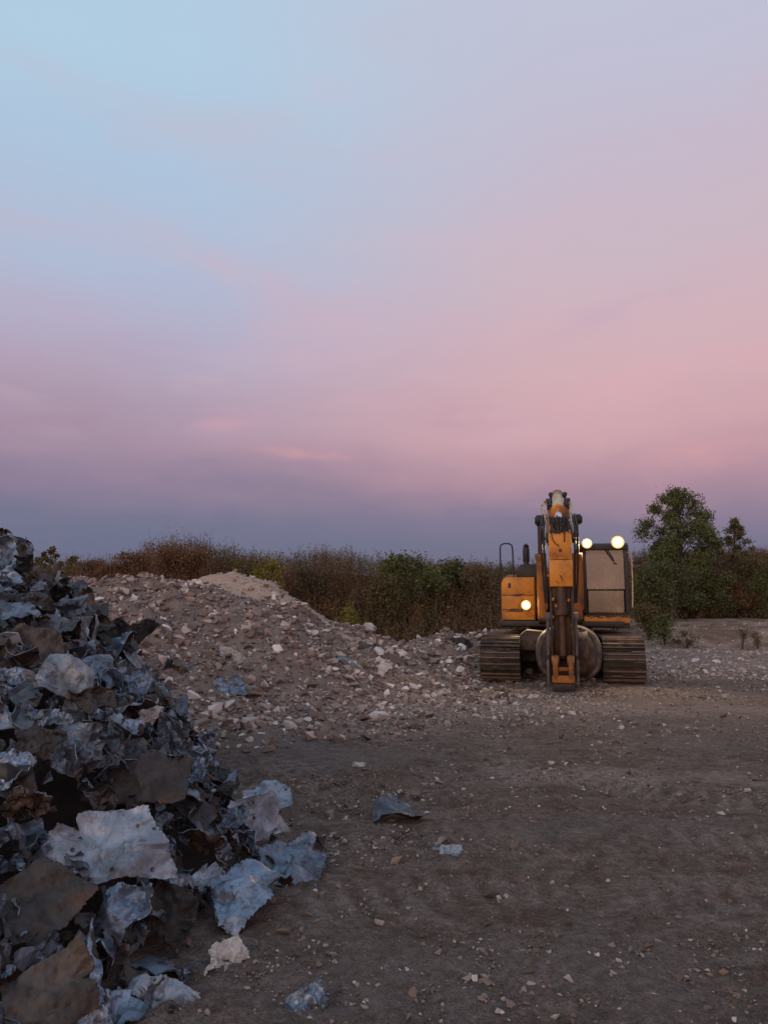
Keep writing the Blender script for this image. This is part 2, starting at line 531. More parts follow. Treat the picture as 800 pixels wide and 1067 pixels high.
# ------------------------------------------------------------------ world: dusk sky, belt of pink over blue-grey
def build_world():
    w = bpy.data.worlds.new('World')
    scn.world = w
    w.use_nodes = True
    nt = w.node_tree
    for n in list(nt.nodes):
        nt.nodes.remove(n)
    L = nt.links
    g = coord(nt, 'Generated')
    sep = nd(nt, 'ShaderNodeSeparateXYZ'); L.new(g, sep.inputs[0])
    X, Y, Z = sep.outputs
    mp = nd(nt, 'ShaderNodeMapping'); mp.inputs['Scale'].default_value = (1.0, 1.0, 3.2)
    L.new(g, mp.inputs['Vector'])
    n1 = noise(nt, mp.outputs['Vector'], 2.1, 5, 0.5, 0.3)
    mp2 = nd(nt, 'ShaderNodeMapping'); mp2.inputs['Scale'].default_value = (1.0, 1.0, 4.5); mp2.inputs['Location'].default_value = (3.1, 0.4, 1.7)
    mp2.inputs['Rotation'].default_value = (0, R(-18), 0)
    L.new(g, mp2.inputs['Vector'])
    n2 = noise(nt, mp2.outputs['Vector'], 3.4, 6, 0.52, 0.2)
    mp3 = nd(nt, 'ShaderNodeMapping'); mp3.inputs['Scale'].default_value = (1.0, 1.0, 2.2)
    L.new(g, mp3.inputs['Vector'])
    n3s = noise(nt, mp3.outputs['Vector'], 9.0, 6, 0.6, 0.5)
    # elevation, edges made uneven by cloud
    zz = math_n(nt, 'ADD', Z, math_n(nt, 'MULTIPLY', math_n(nt, 'SUBTRACT', n1, 0.5), 0.10))
    zz = math_n(nt, 'ADD', zz, math_n(nt, 'MULTIPLY', math_n(nt, 'SUBTRACT', n3s, 0.5), 0.035))
    lf = ramp(nt, zz, [(0.0, srgb(95, 103, 130)), (0.07, srgb(100, 107, 137)), (0.11, srgb(109, 110, 140)), (0.155, srgb(137, 121, 148)), (0.205, srgb(163, 138, 160)),
                       (0.27, srgb(176, 158, 180)), (0.33, srgb(177, 174, 199)), (0.40, srgb(174, 185, 210)), (0.50, srgb(172, 195, 219)), (0.60, srgb(175, 203, 224)),
                       (0.72, srgb(174, 203, 226)), (1.0, srgb(150, 184, 216))])
    rt = ramp(nt, zz, [(0.0, srgb(100, 104, 132)), (0.07, srgb(108, 109, 139)), (0.10, srgb(124, 114, 143)), (0.145, srgb(170, 134, 153)), (0.205, srgb(200, 158, 168)),
                       (0.28, srgb(207, 169, 177)), (0.34, srgb(206, 174, 184)), (0.40, srgb(201, 179, 191)), (0.50, srgb(195, 184, 202)), (0.60, srgb(191, 190, 210)),
                       (0.72, srgb(190, 196, 215)), (1.0, srgb(160, 184, 212))])
    side = math_n(nt, 'ADD', X, math_n(nt, 'MULTIPLY', math_n(nt, 'SUBTRACT', n1, 0.5), 0.42))
    mr = nd(nt, 'ShaderNodeMapRange'); mr.interpolation_type = 'SMOOTHSTEP'
    mr.inputs['From Min'].default_value = -0.26; mr.inputs['From Max'].default_value = 0.24
    L.new(side, mr.inputs['Value'])
    col = mix(nt, mr.outputs[0], lf, rt)
    # faint pink wisps on the blue
    wz = ramp(nt, Z, [(0.14, (0, 0, 0)), (0.26, (1, 1, 1)), (0.5, (0.55,) * 3), (0.75, (0, 0, 0))])
    wisp = math_n(nt, 'MULTIPLY', ramp(nt, n2, [(0.54, (0, 0, 0)), (0.72, (0.5,) * 3)]), wz)
    col = mix(nt, wisp, col, srgb(206, 172, 186))
    # a few small lit wisps
    for u, v, su, sv, tilt, amt, rgb in ((215, 268, 52, 15, 0.42, .5, (214, 170, 184)), (296, 300, 38, 14, 0.5, .38, (214, 168, 182)), (318, 476, 60, 7, 0.02, .6, (216, 158, 162)),
                                         (340, 97, 26, 12, .3, .35, (206, 186, 208)), (232, 440, 44, 12, -.1, .5, (205, 158, 172)), (560, 250, 120, 26, -.2, .3, (214, 176, 190)), (700, 395, 110, 24, -.15, .4, (220, 166, 176)),
                                         (470, 432, 60, 16, .1, .45, (184, 142, 160)), (640, 330, 90, 14, -.25, .35, (190, 160, 182)), (90, 330, 90, 20, .15, .35, (190, 158, 182)), (760, 470, 80, 14, 0, .5, (214, 150, 158))):
        c_ = ray(u, v).normalized()
        ax_ = Vector((c_.y, -c_.x, 0)).normalized(); up_ = ax_.cross(c_)
        a_ = ax_ * math.cos(tilt) - up_ * math.sin(tilt); b_ = ax_ * math.sin(tilt) + up_ * math.cos(tilt)
        terms = []
        for vec, sg in ((a_, su / 800 * c_.y), (b_, sv / 800 * c_.y)):
            dn = nd(nt, 'ShaderNodeVectorMath', operation='DOT_PRODUCT')
            L.new(g, dn.inputs[0]); dn.inputs[1].default_value = vec
            terms.append(math_n(nt, 'POWER', math_n(nt, 'ABSOLUTE', math_n(nt, 'DIVIDE', math_n(nt, 'ADD', dn.outputs['Value'], math_n(nt, 'MULTIPLY', math_n(nt, 'SUBTRACT', n2, 0.5), 0.05)), sg)), 2.0))
        ga = math_n(nt, 'EXPONENT', math_n(nt, 'MULTIPLY', math_n(nt, 'ADD', terms[0], terms[1]), -1.0))
        ga = math_n(nt, 'MULTIPLY', ga, math_n(nt, 'MULTIPLY', math_n(nt, 'GREATER_THAN', Y, 0.0), ramp(nt, n3s, [(0.32, (0, 0, 0)), (0.62, (amt,) * 3)])))
        col = mix(nt, ga, col, srgb(*rgb))
    # afterglow round the other horizon, behind the viewer
    ax, ay = GLOW
    d = math_n(nt, 'ADD', math_n(nt, 'MULTIPLY', X, ax), math_n(nt, 'MULTIPLY', Y, ay))
    d = math_n(nt, 'MULTIPLY', math_n(nt, 'ADD', d, 0.10), 1 / 1.1, True)
    el = ramp(nt, Z, [(0.0, (1, 1, 1)), (0.12, (0.85,) * 3), (0.4, (0.35,) * 3), (0.8, (0.05,) * 3), (1.0, (0, 0, 0))])
    gl = math_n(nt, 'MULTIPLY', math_n(nt, 'POWER', d, 1.3), el)
    em = nd(nt, 'ShaderNodeVectorMath', operation='SCALE')
    em.inputs[0].default_value = (1.9, 1.15, 0.80)
    L.new(gl, em.inputs['Scale'])
    col2 = nd(nt, 'ShaderNodeVectorMath', operation='ADD')
    L.new(col, col2.inputs[0]); L.new(em.outputs[0], col2.inputs[1])
    bg = nd(nt, 'ShaderNodeBackground', Strength=1.0)
    L.new(col2.outputs[0], bg.inputs['Color'])
    sky = nd(nt, 'ShaderNodeTexSky')
    sky.sky_type = 'NISHITA'; sky.sun_disc = False
    sky.sun_elevation = R(1.5); sky.sun_rotation = math.atan2(ax, ay)
    bg2 = nd(nt, 'ShaderNodeBackground', Strength=0.018)
    L.new(sky.outputs[0], bg2.inputs['Color'])
    ad = nd(nt, 'ShaderNodeAddShader')
    L.new(bg.outputs[0], ad.inputs[0]); L.new(bg2.outputs[0], ad.inputs[1])
    out = nd(nt, 'ShaderNodeOutputWorld')
    L.new(ad.outputs[0], out.inputs['Surface'])


GLOW = (-0.50, -0.866)
build_world()
sun = bpy.data.lights.new('sun', 'SUN')
sun.energy = 0.65
sun.angle = R(30)
sun.color = (1.0, 0.74, 0.58)
so = bpy.data.objects.new('sun', sun)
C.objects.link(so)
so.rotation_euler = Vector((-GLOW[0] * math.cos(R(16)), -GLOW[1] * math.cos(R(16)), -math.sin(R(16)))).to_track_quat('-Z', 'Y').to_euler()


# ------------------------------------------------------------------ ground
def axis(parts):
    out = []
    for a, b, st in parts:
        out.append(np.arange(a, b, st))
    return np.concatenate(out)


def build_ground():
    xs = axis([(-600, -100, 50), (-100, -40, 6), (-40, -10, 0.8), (-10, -2, 0.1), (-2, 5.2, 0.03), (5.2, 14, 0.1), (14, 40, 0.8), (40, 100, 6), (100, 601, 50)])
    ys = axis([(-600, -60, 60), (-60, -8, 4), (-8, 2.4, 0.3), (2.4, 9, 0.03), (9, 30, 0.1), (30, 56, 0.5), (56, 110, 4), (110, 901, 60)])
    Xg, Yg = np.meshgrid(xs, ys)
    H = terrain(Xg, Yg)
    far = sst(70, 200, np.hypot(Xg, Yg))
    H = H * (1 - far) + 1.2 * far * sst(40, 200, Yg)
    near = sst(28, 18, Yg)
    H += near * (fbm(Xg, Yg, 7, 61, 3) - 0.5) * 0.05 + sst(12, 8, Yg) * sst(.5, .75, fbm(Xg, Yg, 1.1, 66, 3)) * np.clip(fbm(Xg, Yg, 11, 67, 2) - .5, 0, 1) * 0.10
    # ruts of turning tracks: arcs pressed into the dirt with cleat marks
    rut_highlight = np.zeros_like(Xg)
    for cx, cy, r, wd, a in ((3.6, 8.8, 4.6, 0.30, 0.020), (3.6, 8.8, 2.5, 0.30, 0.016), (1.0, 1.2, 4.3, 0.25, 0.014), (1.0, 1.2, 3.3, 0.25, 0.012), (6.5, 5.0, 3.2, 0.3, 0.014), (-1.5, 2.5, 4.4, 0.22, 0.010)):
        dd = np.hypot(Xg - cx, Yg - cy)
        band = np.exp(-((dd - r) / wd) ** 4) * near * sst(0.38, 0.6, fbm(Xg, Yg, 0.6, int(cx * 3 + cy), 2))
        an = np.arctan2(Yg - cy, Xg - cx)
        rut_highlight = np.maximum(rut_highlight, band * np.sin(an * r / 0.19 * 2 * PI * 0.55 + 2 * vnoise(Xg, Yg, 2, 5)) ** 2)
        H += 2.6 * band * (-a + a * 0.9 * np.sin(an * r / 0.19 * 2 * PI * 0.55 + 2 * vnoise(Xg, Yg, 2, 5)) ** 2) + 0.5 * a * np.exp(-((dd - r - wd * 1.3) / 0.09) ** 2) * near
    # dip and clods around the excavator and on the toe of the mound
    ny, nx = Xg.shape
    V = np.stack([Xg, Yg, H], -1).reshape(-1, 3)
    i = np.arange(ny - 1)[:, None] * nx + np.arange(nx - 1)[None, :]
    F = np.stack([i, i + 1, i + nx + 1, i + nx], -1).reshape(-1, 4)
    me = np_mesh('ground', V, F, smooth=True)
    x, y = Xg.ravel(), Yg.ravel()
    # damp grey hard-packed patches and pale gravel, as patches of the soil itself
    damp = np.zeros_like(x)
    for cx, cy, rx, ry in ((-1.0, 8.2, 1.25, 0.75), (1.15, 5.65, 0.75, 0.28), (0.2, 3.4, 1.6, 0.5), (4.6, 9.0, 1.6, 0.6)):
        q = np.hypot((x - cx) / rx, (y - cy) / ry) + (fbm(x, y, 1.5, 71, 4) - .5) * 2.4
        damp = np.maximum(damp, 0.75 * sst(1.15, 0.55, q))
    pale = 0.95 * sst(14.8, 19.5, y + 2.2 * (fbm(x, y, 0.7, 77, 3) - .5)) * sst(30, 26, y)
    q = np.hypot((x + 0.6) / 2.2, (y - 11.2) / 2.4) + (fbm(x, y, 1.3, 79, 3) - .5) * 1.0
    pale = np.maximum(pale, 0.7 * sst(1.15, 0.5, q))
    for cx_, cy_, rx_, ry_ in ((1.6, 12.2, 2.4, 1.0), (3.2, 14.2, 1.7, .9), (6.5, 11.5, 2.5, 0.8), (2.3, 7.2, 1.6, .5), (5.0, 16.5, 3, 1)):
        q = np.hypot((x - cx_) / rx_, (y - cy_) / ry_) + (fbm(x, y, 1.2, 83, 4) - .5) * 2.2
        pale = np.maximum(pale, 0.66 * sst(1.15, 0.3, q))
    pale = np.maximum(pale, 0.40 * sst(7.5, 14, y + 2.5 * (fbm(x, y, .7, 85, 3) - .5)) * sst(30, 26, y))
    dirt = sst(8, 10.5, x - 0.12 * (y - 27)) * sst(23.5, 25.5, y)
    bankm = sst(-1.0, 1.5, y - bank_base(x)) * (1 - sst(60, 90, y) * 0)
    for nm, arr in (('rut_highlight', rut_highlight.ravel()), ('bank', bankm), ('damp', damp), ('pale', pale), ('dirt', dirt)):
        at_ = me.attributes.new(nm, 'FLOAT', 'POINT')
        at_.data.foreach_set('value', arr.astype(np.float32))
    m, nt, b = new_mat('packed_dirt')
    v = coord(nt)
    n1 = noise(nt, v, 0.8, 6, 0.62, 0.5)
    n2 = noise(nt, v, 6, 6, 0.7)
    n3 = noise(nt, v, 38, 5, 0.72)
    mp = nd(nt, 'ShaderNodeMapping'); mp.inputs['Scale'].default_value = (1.0, 1.8, 1); mp.inputs['Rotation'].default_value = (0, 0, R(50))
    nt.links.new(v, mp.inputs['Vector'])
    n4 = noise(nt, mp.outputs['Vector'], 2.4, 6, 0.65, 0.6)
    c = mix(nt, ramp(nt, n1, [(0.35, (0, 0, 0)), (0.65, (1, 1, 1))]), (0.205, 0.160, 0.136), (0.25, 0.212, 0.193))
    c = mix(nt, ramp(nt, n4, [(0.40, (0.8,) * 3), (0.58, (0, 0, 0))]), c, (0.130, 0.095, 0.076))
    c = mix(nt, ramp(nt, n2, [(0.52, (0, 0, 0)), (0.75, (0.6,) * 3)]), c, (0.215, 0.155, 0.118))

    def attr(nm):
        a = nd(nt, 'ShaderNodeAttribute'); a.attribute_name = nm
        return a.outputs['Fac']
    c = mix(nt, math_n(nt, 'MULTIPLY', attr('pale'), ramp(nt, n2, [(0.3, (.35,) * 3), (0.6, (1, 1, 1))])), c, (0.42, 0.35, 0.32))
    c = mix(nt, math_n(nt, 'MULTIPLY', attr('dirt'), 0.85), c, mix(nt, ramp(nt, n1, [(0.42, (0, 0, 0)), (0.6, (1, 1, 1))]), (0.25, 0.16, 0.105), (0.50, 0.39, 0.30)))
    c = mix(nt, math_n(nt, 'MULTIPLY', attr('damp'), 0.8), c, mix(nt, n2, (0.15, 0.13, 0.123), (0.185, 0.163, 0.156)))
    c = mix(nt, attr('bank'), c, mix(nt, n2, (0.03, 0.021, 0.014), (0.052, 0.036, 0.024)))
    c = mix(nt, math_n(nt, 'MULTIPLY', attr('rut_highlight'), math_n(nt, 'MULTIPLY', n2, 1.25), True), c, (0.33, 0.275, 0.245))  # cleat ridges painted paler so their relief shows in flat light
    n5 = noise(nt, v, 17, 5, 0.75)
    c = mix(nt, ramp(nt, n5, [(0.40, (0.65,) * 3), (0.56, (0, 0, 0))]), c, mix(nt, 1.0, c, (0.50, 0.46, 0.44), 'MULTIPLY'))
    c = mix(nt, ramp(nt, n5, [(0.56, (0, 0, 0)), (0.72, (0.6,) * 3)]), c, mix(nt, 1.0, c, (1.75, 1.7, 1.65), 'MULTIPLY'))
    # fine grit
    vo = nd(nt, 'ShaderNodeTexVoronoi', Scale=42.0); nt.links.new(v, vo.inputs['Vector'])
    sepc = nd(nt, 'ShaderNodeSeparateColor'); nt.links.new(vo.outputs['Color'], sepc.inputs[0])
    gr = math_n(nt, 'MULTIPLY', ramp(nt, vo.outputs['Distance'], [(0.22, (1, 1, 1)), (0.34, (0, 0, 0))]), ramp(nt, sepc.outputs[0], [(0.80, (0, 0, 0)), (0.86, (1, 1, 1))]))
    c = mix(nt, math_n(nt, 'MULTIPLY', gr, 0.75), c, mix(nt, sepc.outputs[1], (0.16, 0.12, 0.095), (0.32, 0.28, 0.25)))
    vo2 = nd(nt, 'ShaderNodeTexVoronoi', Scale=88.0); nt.links.new(v, vo2.inputs['Vector'])
    sc2 = nd(nt, 'ShaderNodeSeparateColor'); nt.links.new(vo2.outputs['Color'], sc2.inputs[0])
    cell = math_n(nt, 'MULTIPLY', ramp(nt, vo2.outputs['Distance'], [(0.30, (1, 1, 1)), (0.46, (0, 0, 0))]), ramp(nt, n2, [(0.38, (.25,) * 3), (0.58, (1, 1, 1))]))
    c = mix(nt, math_n(nt, 'MULTIPLY', cell, ramp(nt, sc2.outputs[0], [(0.45, (0, 0, 0)), (0.8, (0.8,) * 3)])), c, mix(nt, 1.0, c, (2.0, 1.95, 1.9), 'MULTIPLY'))
    c = mix(nt, math_n(nt, 'MULTIPLY', cell, ramp(nt, sc2.outputs[1], [(0.55, (0, 0, 0)), (0.85, (0.8,) * 3)])), c, mix(nt, 1.0, c, (0.45, 0.42, 0.40), 'MULTIPLY'))
    c = mix(nt, math_n(nt, 'MULTIPLY', n3, 0.7), c, mix(nt, 1.0, c, (0.42, 0.40, 0.38), 'MULTIPLY'))
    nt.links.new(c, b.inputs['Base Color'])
    rg = mix(nt, math_n(nt, 'MULTIPLY', attr('damp'), 0.8), (1.0, 1.0, 1.0), (0.65, 0.65, 0.65))
    nt.links.new(rg, b.inputs['Roughness'])
    b.inputs['Specular IOR Level'].default_value = 0.12
    hh = math_n(nt, 'ADD', math_n(nt, 'ADD', math_n(nt, 'MULTIPLY', n2, 0.8), math_n(nt, 'MULTIPLY', n3, 0.5)), math_n(nt, 'ADD', math_n(nt, 'MULTIPLY', gr, 0.5), math_n(nt, 'MULTIPLY', n4, 0.6)))
    hh = math_n(nt, 'ADD', hh, math_n(nt, 'MULTIPLY', n5, 0.9))
    hh = math_n(nt, 'ADD', hh, math_n(nt, 'MULTIPLY', cell, 0.35))
    bump(nt, b, hh, 0.9, 0.05)
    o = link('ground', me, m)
    o['kind'] = 'structure'
    return o


build_ground()


# ------------------------------------------------------------------ stones
def hull_stone(r, n=11, flat=0.7, seed=0):
    rg = random.Random(seed)
    bm = bmesh.new()
    for _ in range(n):
        while True:
            p = Vector((rg.uniform(-1, 1), rg.uniform(-1, 1), rg.uniform(-1, 1)))
            if 0.45 < p.length < 1.05:
                break
        bm.verts.new((p.x * r, p.y * r * rg.uniform(0.7, 1), p.z * r * flat))
    res = bmesh.ops.convex_hull(bm, input=bm.verts)
    junk = [g for g in res['geom_interior'] if isinstance(g, bmesh.types.BMVert)]
    bmesh.ops.delete(bm, geom=list(set(junk)), context='VERTS')
    for v in [v for v in bm.verts if not v.link_faces]:
        bm.verts.remove(v)
    bmesh.ops.recalc_face_normals(bm, faces=bm.faces)
    return bm


def stone_protos(n, npts, seed):
    out = []
    for i in range(n):
        bm = hull_stone(1.0, npts, 0.55 + 0.35 * random.Random(seed + i).random(), seed + i)
        bmesh.ops.triangulate(bm, faces=bm.faces)
        bm.verts.index_update()
        V = np.array([v.co[:] for v in bm.verts])
        F = np.array([[v.index for v in f.verts] for f in bm.faces])
        out.append((V, F)); bm.free()
    return out


PROT = stone_protos(14, 10, 100)


def rot_rand(n, rg):
    q = rg.normal(size=(n, 4)); q /= np.linalg.norm(q, axis=1)[:, None]
    w, x, y, z = q.T
    return np.stack([np.stack([1 - 2 * (y * y + z * z), 2 * (x * y - z * w), 2 * (x * z + y * w)], -1),
                     np.stack([2 * (x * y + z * w), 1 - 2 * (x * x + z * z), 2 * (y * z - x * w)], -1),
                     np.stack([2 * (x * z - y * w), 2 * (y * z + x * w), 1 - 2 * (x * x + y * y)], -1)], 1)


def stone_field(name, P, S, mats, seed, mi=None):
    rg = np.random.default_rng(seed)
    n = len(P)
    M = rot_rand(n, rg)
    kind = rg.integers(0, len(PROT), n)
    Vs, Fs, Ms = [], [], []
    off = 0
    for k, (V, F) in enumerate(PROT):
        idx = np.where(kind == k)[0]
        if not len(idx):
            continue
        vv = np.einsum('nij,vj->nvi', M[idx], V) * S[idx][:, None, None]
        vv[:, :, 2] *= 0.75
        vv += P[idx][:, None, :]
        Vs.append(vv.reshape(-1, 3))
        ff = F[None] + (np.arange(len(idx)) * len(V))[:, None, None] + off
        Fs.append(ff.reshape(-1, 3))
        if mi is not None:
            Ms.append(np.repeat(mi[idx], len(F)))
        off += len(idx) * len(V)
    me = np_mesh(name, np.concatenate(Vs), np.concatenate(Fs), np.concatenate(Ms) if mi is not None else None)
    return link(name, me, mats)


# rubble heap: body of fines plus the uncountable small stones
def height_sheet(name, fn, x0, x1, y0, y1, st, mat, floor=-0.15):
    xs = np.arange(x0, x1, st); ys = np.arange(y0, y1, st)
    Xg, Yg = np.meshgrid(xs, ys)
    H = np.maximum(fn(Xg, Yg), floor)
    ny, nx = Xg.shape
    V = np.stack([Xg, Yg, H], -1).reshape(-1, 3)
    i = np.arange(ny - 1)[:, None] * nx + np.arange(nx - 1)[None, :]
    keep = (np.maximum.reduce([H[:-1, :-1], H[1:, :-1], H[:-1, 1:], H[1:, 1:]]) > floor + 0.02).ravel()
    F = np.stack([i, i + 1, i + nx + 1, i + nx], -1).reshape(-1, 4)[keep]
    used, inv = np.unique(F, return_inverse=True)
    me = np_mesh(name, V[used], inv.reshape(-1, 4), smooth=True)
    return link(name, me, mat)


def mat_fines(name, a, b_, c_):
    m, nt, b = new_mat(name)
    v = coord(nt)
    n1 = noise(nt, v, 1.2, 5, 0.6); n2 = noise(nt, v, 11, 6, 0.7); n3 = noise(nt, v, 50, 4, 0.7)
    c = mix(nt, ramp(nt, n1, [(0.35, (0, 0, 0)), (0.65, (1, 1, 1))]), a, b_)
    c = mix(nt, ramp(nt, n2, [(0.5, (0, 0, 0)), (0.7, (0.7,) * 3)]), c, c_)
    c = mix(nt, math_n(nt, 'MULTIPLY', n3, 0.6), c, mix(nt, 1.0, c, (0.45, 0.43, 0.42), 'MULTIPLY'))
    nt.links.new(c, b.inputs['Base Color'])
    b.inputs['Roughness'].default_value = 0.95
    b.inputs['Specular IOR Level'].default_value = 0.2
    bump(nt, b, math_n(nt, 'ADD', n2, math_n(nt, 'MULTIPLY', n3, 0.5)), 0.9, 0.04)
    return m


FINES = mat_fines('rubble_fines', (0.19, 0.15, 0.13), (0.24, 0.193, 0.17), (0.32, 0.265, 0.238))
PALE_FINES = mat_fines('pale_crushed_stone', (0.42, 0.315, 0.245), (0.47, 0.365, 0.295), (0.53, 0.43, 0.36))
tagp(height_sheet('rubble_heap', mound, -14, 5, 6, 22, 0.06, FINES), 'long brown grey heap of broken concrete and stone fines behind the scrap pile', 'rubble heap', kind='stuff')
tagp(height_sheet('crushed_stone_heap', light_mound, -7.6, 1.0, 13, 21.5, 0.06, PALE_FINES), 'pale sandy heap peaking behind the brown rubble heap', 'gravel heap', kind='stuff')

n = 70000
px_ = rng.uniform(-11, 4.6, n); py_ = rng.uniform(6.5, 20, n)
mh = mound(px_, py_); lh = light_mound(px_, py_)
th = terrain(px_, py_)
hh = np.maximum(mh, lh)
# also stones spilled out in front of the toe
spill = np.clip(1 - np.abs(hh - th) / 0.5, 0, 1)
keep = (hh > th - 0.02) | ((hh > th - 0.55) & (rng.random(n) < 0.35 * np.exp((hh - th) * 2.2)))
keep &= ~((lh > mh + 0.05) & (rng.random(n) < 0.80))
keep &= heap(px_, py_) < hh + 0.1
P = np.stack([px_, py_, np.maximum(hh, th)], -1)[keep]
S = np.clip(rng.lognormal(math.log(0.031), 0.68, len(P)), 0.010, 0.15)
P[:, 2] += S * 0.15
tagp(stone_field('rubble_stones', P, S, [RUBBLE_I, PALE_I], 11, (lh[keep] > mh[keep]).astype(int)), 'mass of small broken stones and concrete bits covering the brown rubble heap', 'rubble', kind='stuff')

# pebbles strewn over the yard, denser in patches
n = 420000
yy = 2.5 + (rng.random(n) ** 1.6) * 22
xx = (rng.random(n) * 2 - 1) * (yy * 0.55 + 1.2)
dens = 0.10 + 0.55 * sst(0.48, 0.68, fbm(xx, yy, 0.8, 91, 4)) + 0.75 * sst(13.5, 18, yy + 1.5 * fbm(xx, yy, .6, 93, 2))
q = np.hypot((xx + 0.4) / 2.4, (yy - 11.2) / 2.6); dens += 0.8 * sst(1.2, 0.5, q)
q = np.hypot((xx - 2.9) / 1.4, (yy - 13.6) / 0.9); dens += 0.7 * sst(1.2, 0.5, q)
q = np.hypot((xx - 1.6) / 2.3, (yy - 12.0) / 1.2); dens += 0.9 * sst(1.2, 0.4, q)
q = np.hypot((xx - 0.2) / 0.9, (yy - 5.3) / 0.5); dens += 0.5 * sst(1.2, 0.4, q)
dens += 0.35 * sst(1.15, 0.6, np.hypot((xx - 1.2) / 2.6, (yy - 3.55) / 0.35))
q = np.hypot((xx + 1.0) / 1.3, (yy - 8.2) / 0.75); dens *= 1 - 0.92 * sst(1.2, 0.9, q)
q = np.hypot((xx - 1.15) / 0.8, (yy - 5.65) / 0.3); dens *= 1 - 0.92 * sst(1.2, 0.9, q)
keep = (rng.random(n) < dens * 0.55) & (heap(xx, yy) < 0.05) & (mound(xx, yy) < 0.05)
P = np.stack([xx, yy, terrain(xx, yy)], -1)[keep]
S = np.clip(rng.lognormal(math.log(0.0070), 0.66, len(P)) * (0.72 + P[:, 1] * 0.075), 0.004, 0.075)
P[:, 2] += S * 0.1 - 0.002
gm = ((P[:, 1] + 2.0 * fbm(P[:, 0], P[:, 1], .6, 95, 2)) > 17.2).astype(int) * (rng.random(len(P)) < .8)
gm = np.maximum(gm, ((np.hypot((P[:, 0] - 1.4) / 2.6, (P[:, 1] - 12.2) / 1.6) < 1) & (rng.random(len(P)) < .5)).astype(int))
S = np.where(gm > 0, S * 1.35, S)
tagp(stone_field('gravel', P, S, [PEBBLE_I, PALE_I], 12, gm), 'fine pebbles and grit strewn over the dirt yard', 'gravel', kind='stuff')

# stones on the dirt mound beside the track
n = 2600
xx = rng.uniform(7.5, 17, n); yy = 23.6 + rng.random(n) ** 1.3 * 9
P = np.stack([xx, yy, terrain(xx, yy)], -1)
S = np.clip(rng.lognormal(math.log(0.028), 0.55, n), 0.01, 0.14)
tagp(stone_field('pebbles', P, S, [RUBBLE_I, PALE_I], 14, (rng.random(n) < .35).astype(int)), 'loose stones strewn over the low dirt mound at right', 'pebbles', kind='stuff')

# stones one can tell apart
CH = []
for i in range(12):
    bm = hull_stone(1.0, 13, 0.5 + 0.3 * random.random(), 300 + i)
    bmesh.ops.bevel(bm, geom=list(bm.edges), offset=0.05, segments=1, affect='EDGES')
    me = bpy.data.meshes.new('stone'); bm.to_mesh(me); bm.free()
    CH.append(me)
CHM = {}


def chunk(name, p, r, mat, label, cat='stone', group=None, flat=1.0, i=None, sink=0.25):
    i = random.randrange(12) if i is None else i
    key = (i, mat.name)
    if key not in CHM:
        me = CH[i].copy(); me.materials.append(mat); CHM[key] = me
    o = bpy.data.objects.new(name, CHM[key])
    C.objects.link(o)
    o.scale = (r, r * random.uniform(0.8, 1), r * flat)
    o.rotation_euler = (random.uniform(-.4, .4), random.uniform(-.4, .4), random.uniform(0, 6.28))
    o.location = (p[0], p[1], p[2] + r * flat * (0.5 - sink))
    return tagp(o, label, cat, group)


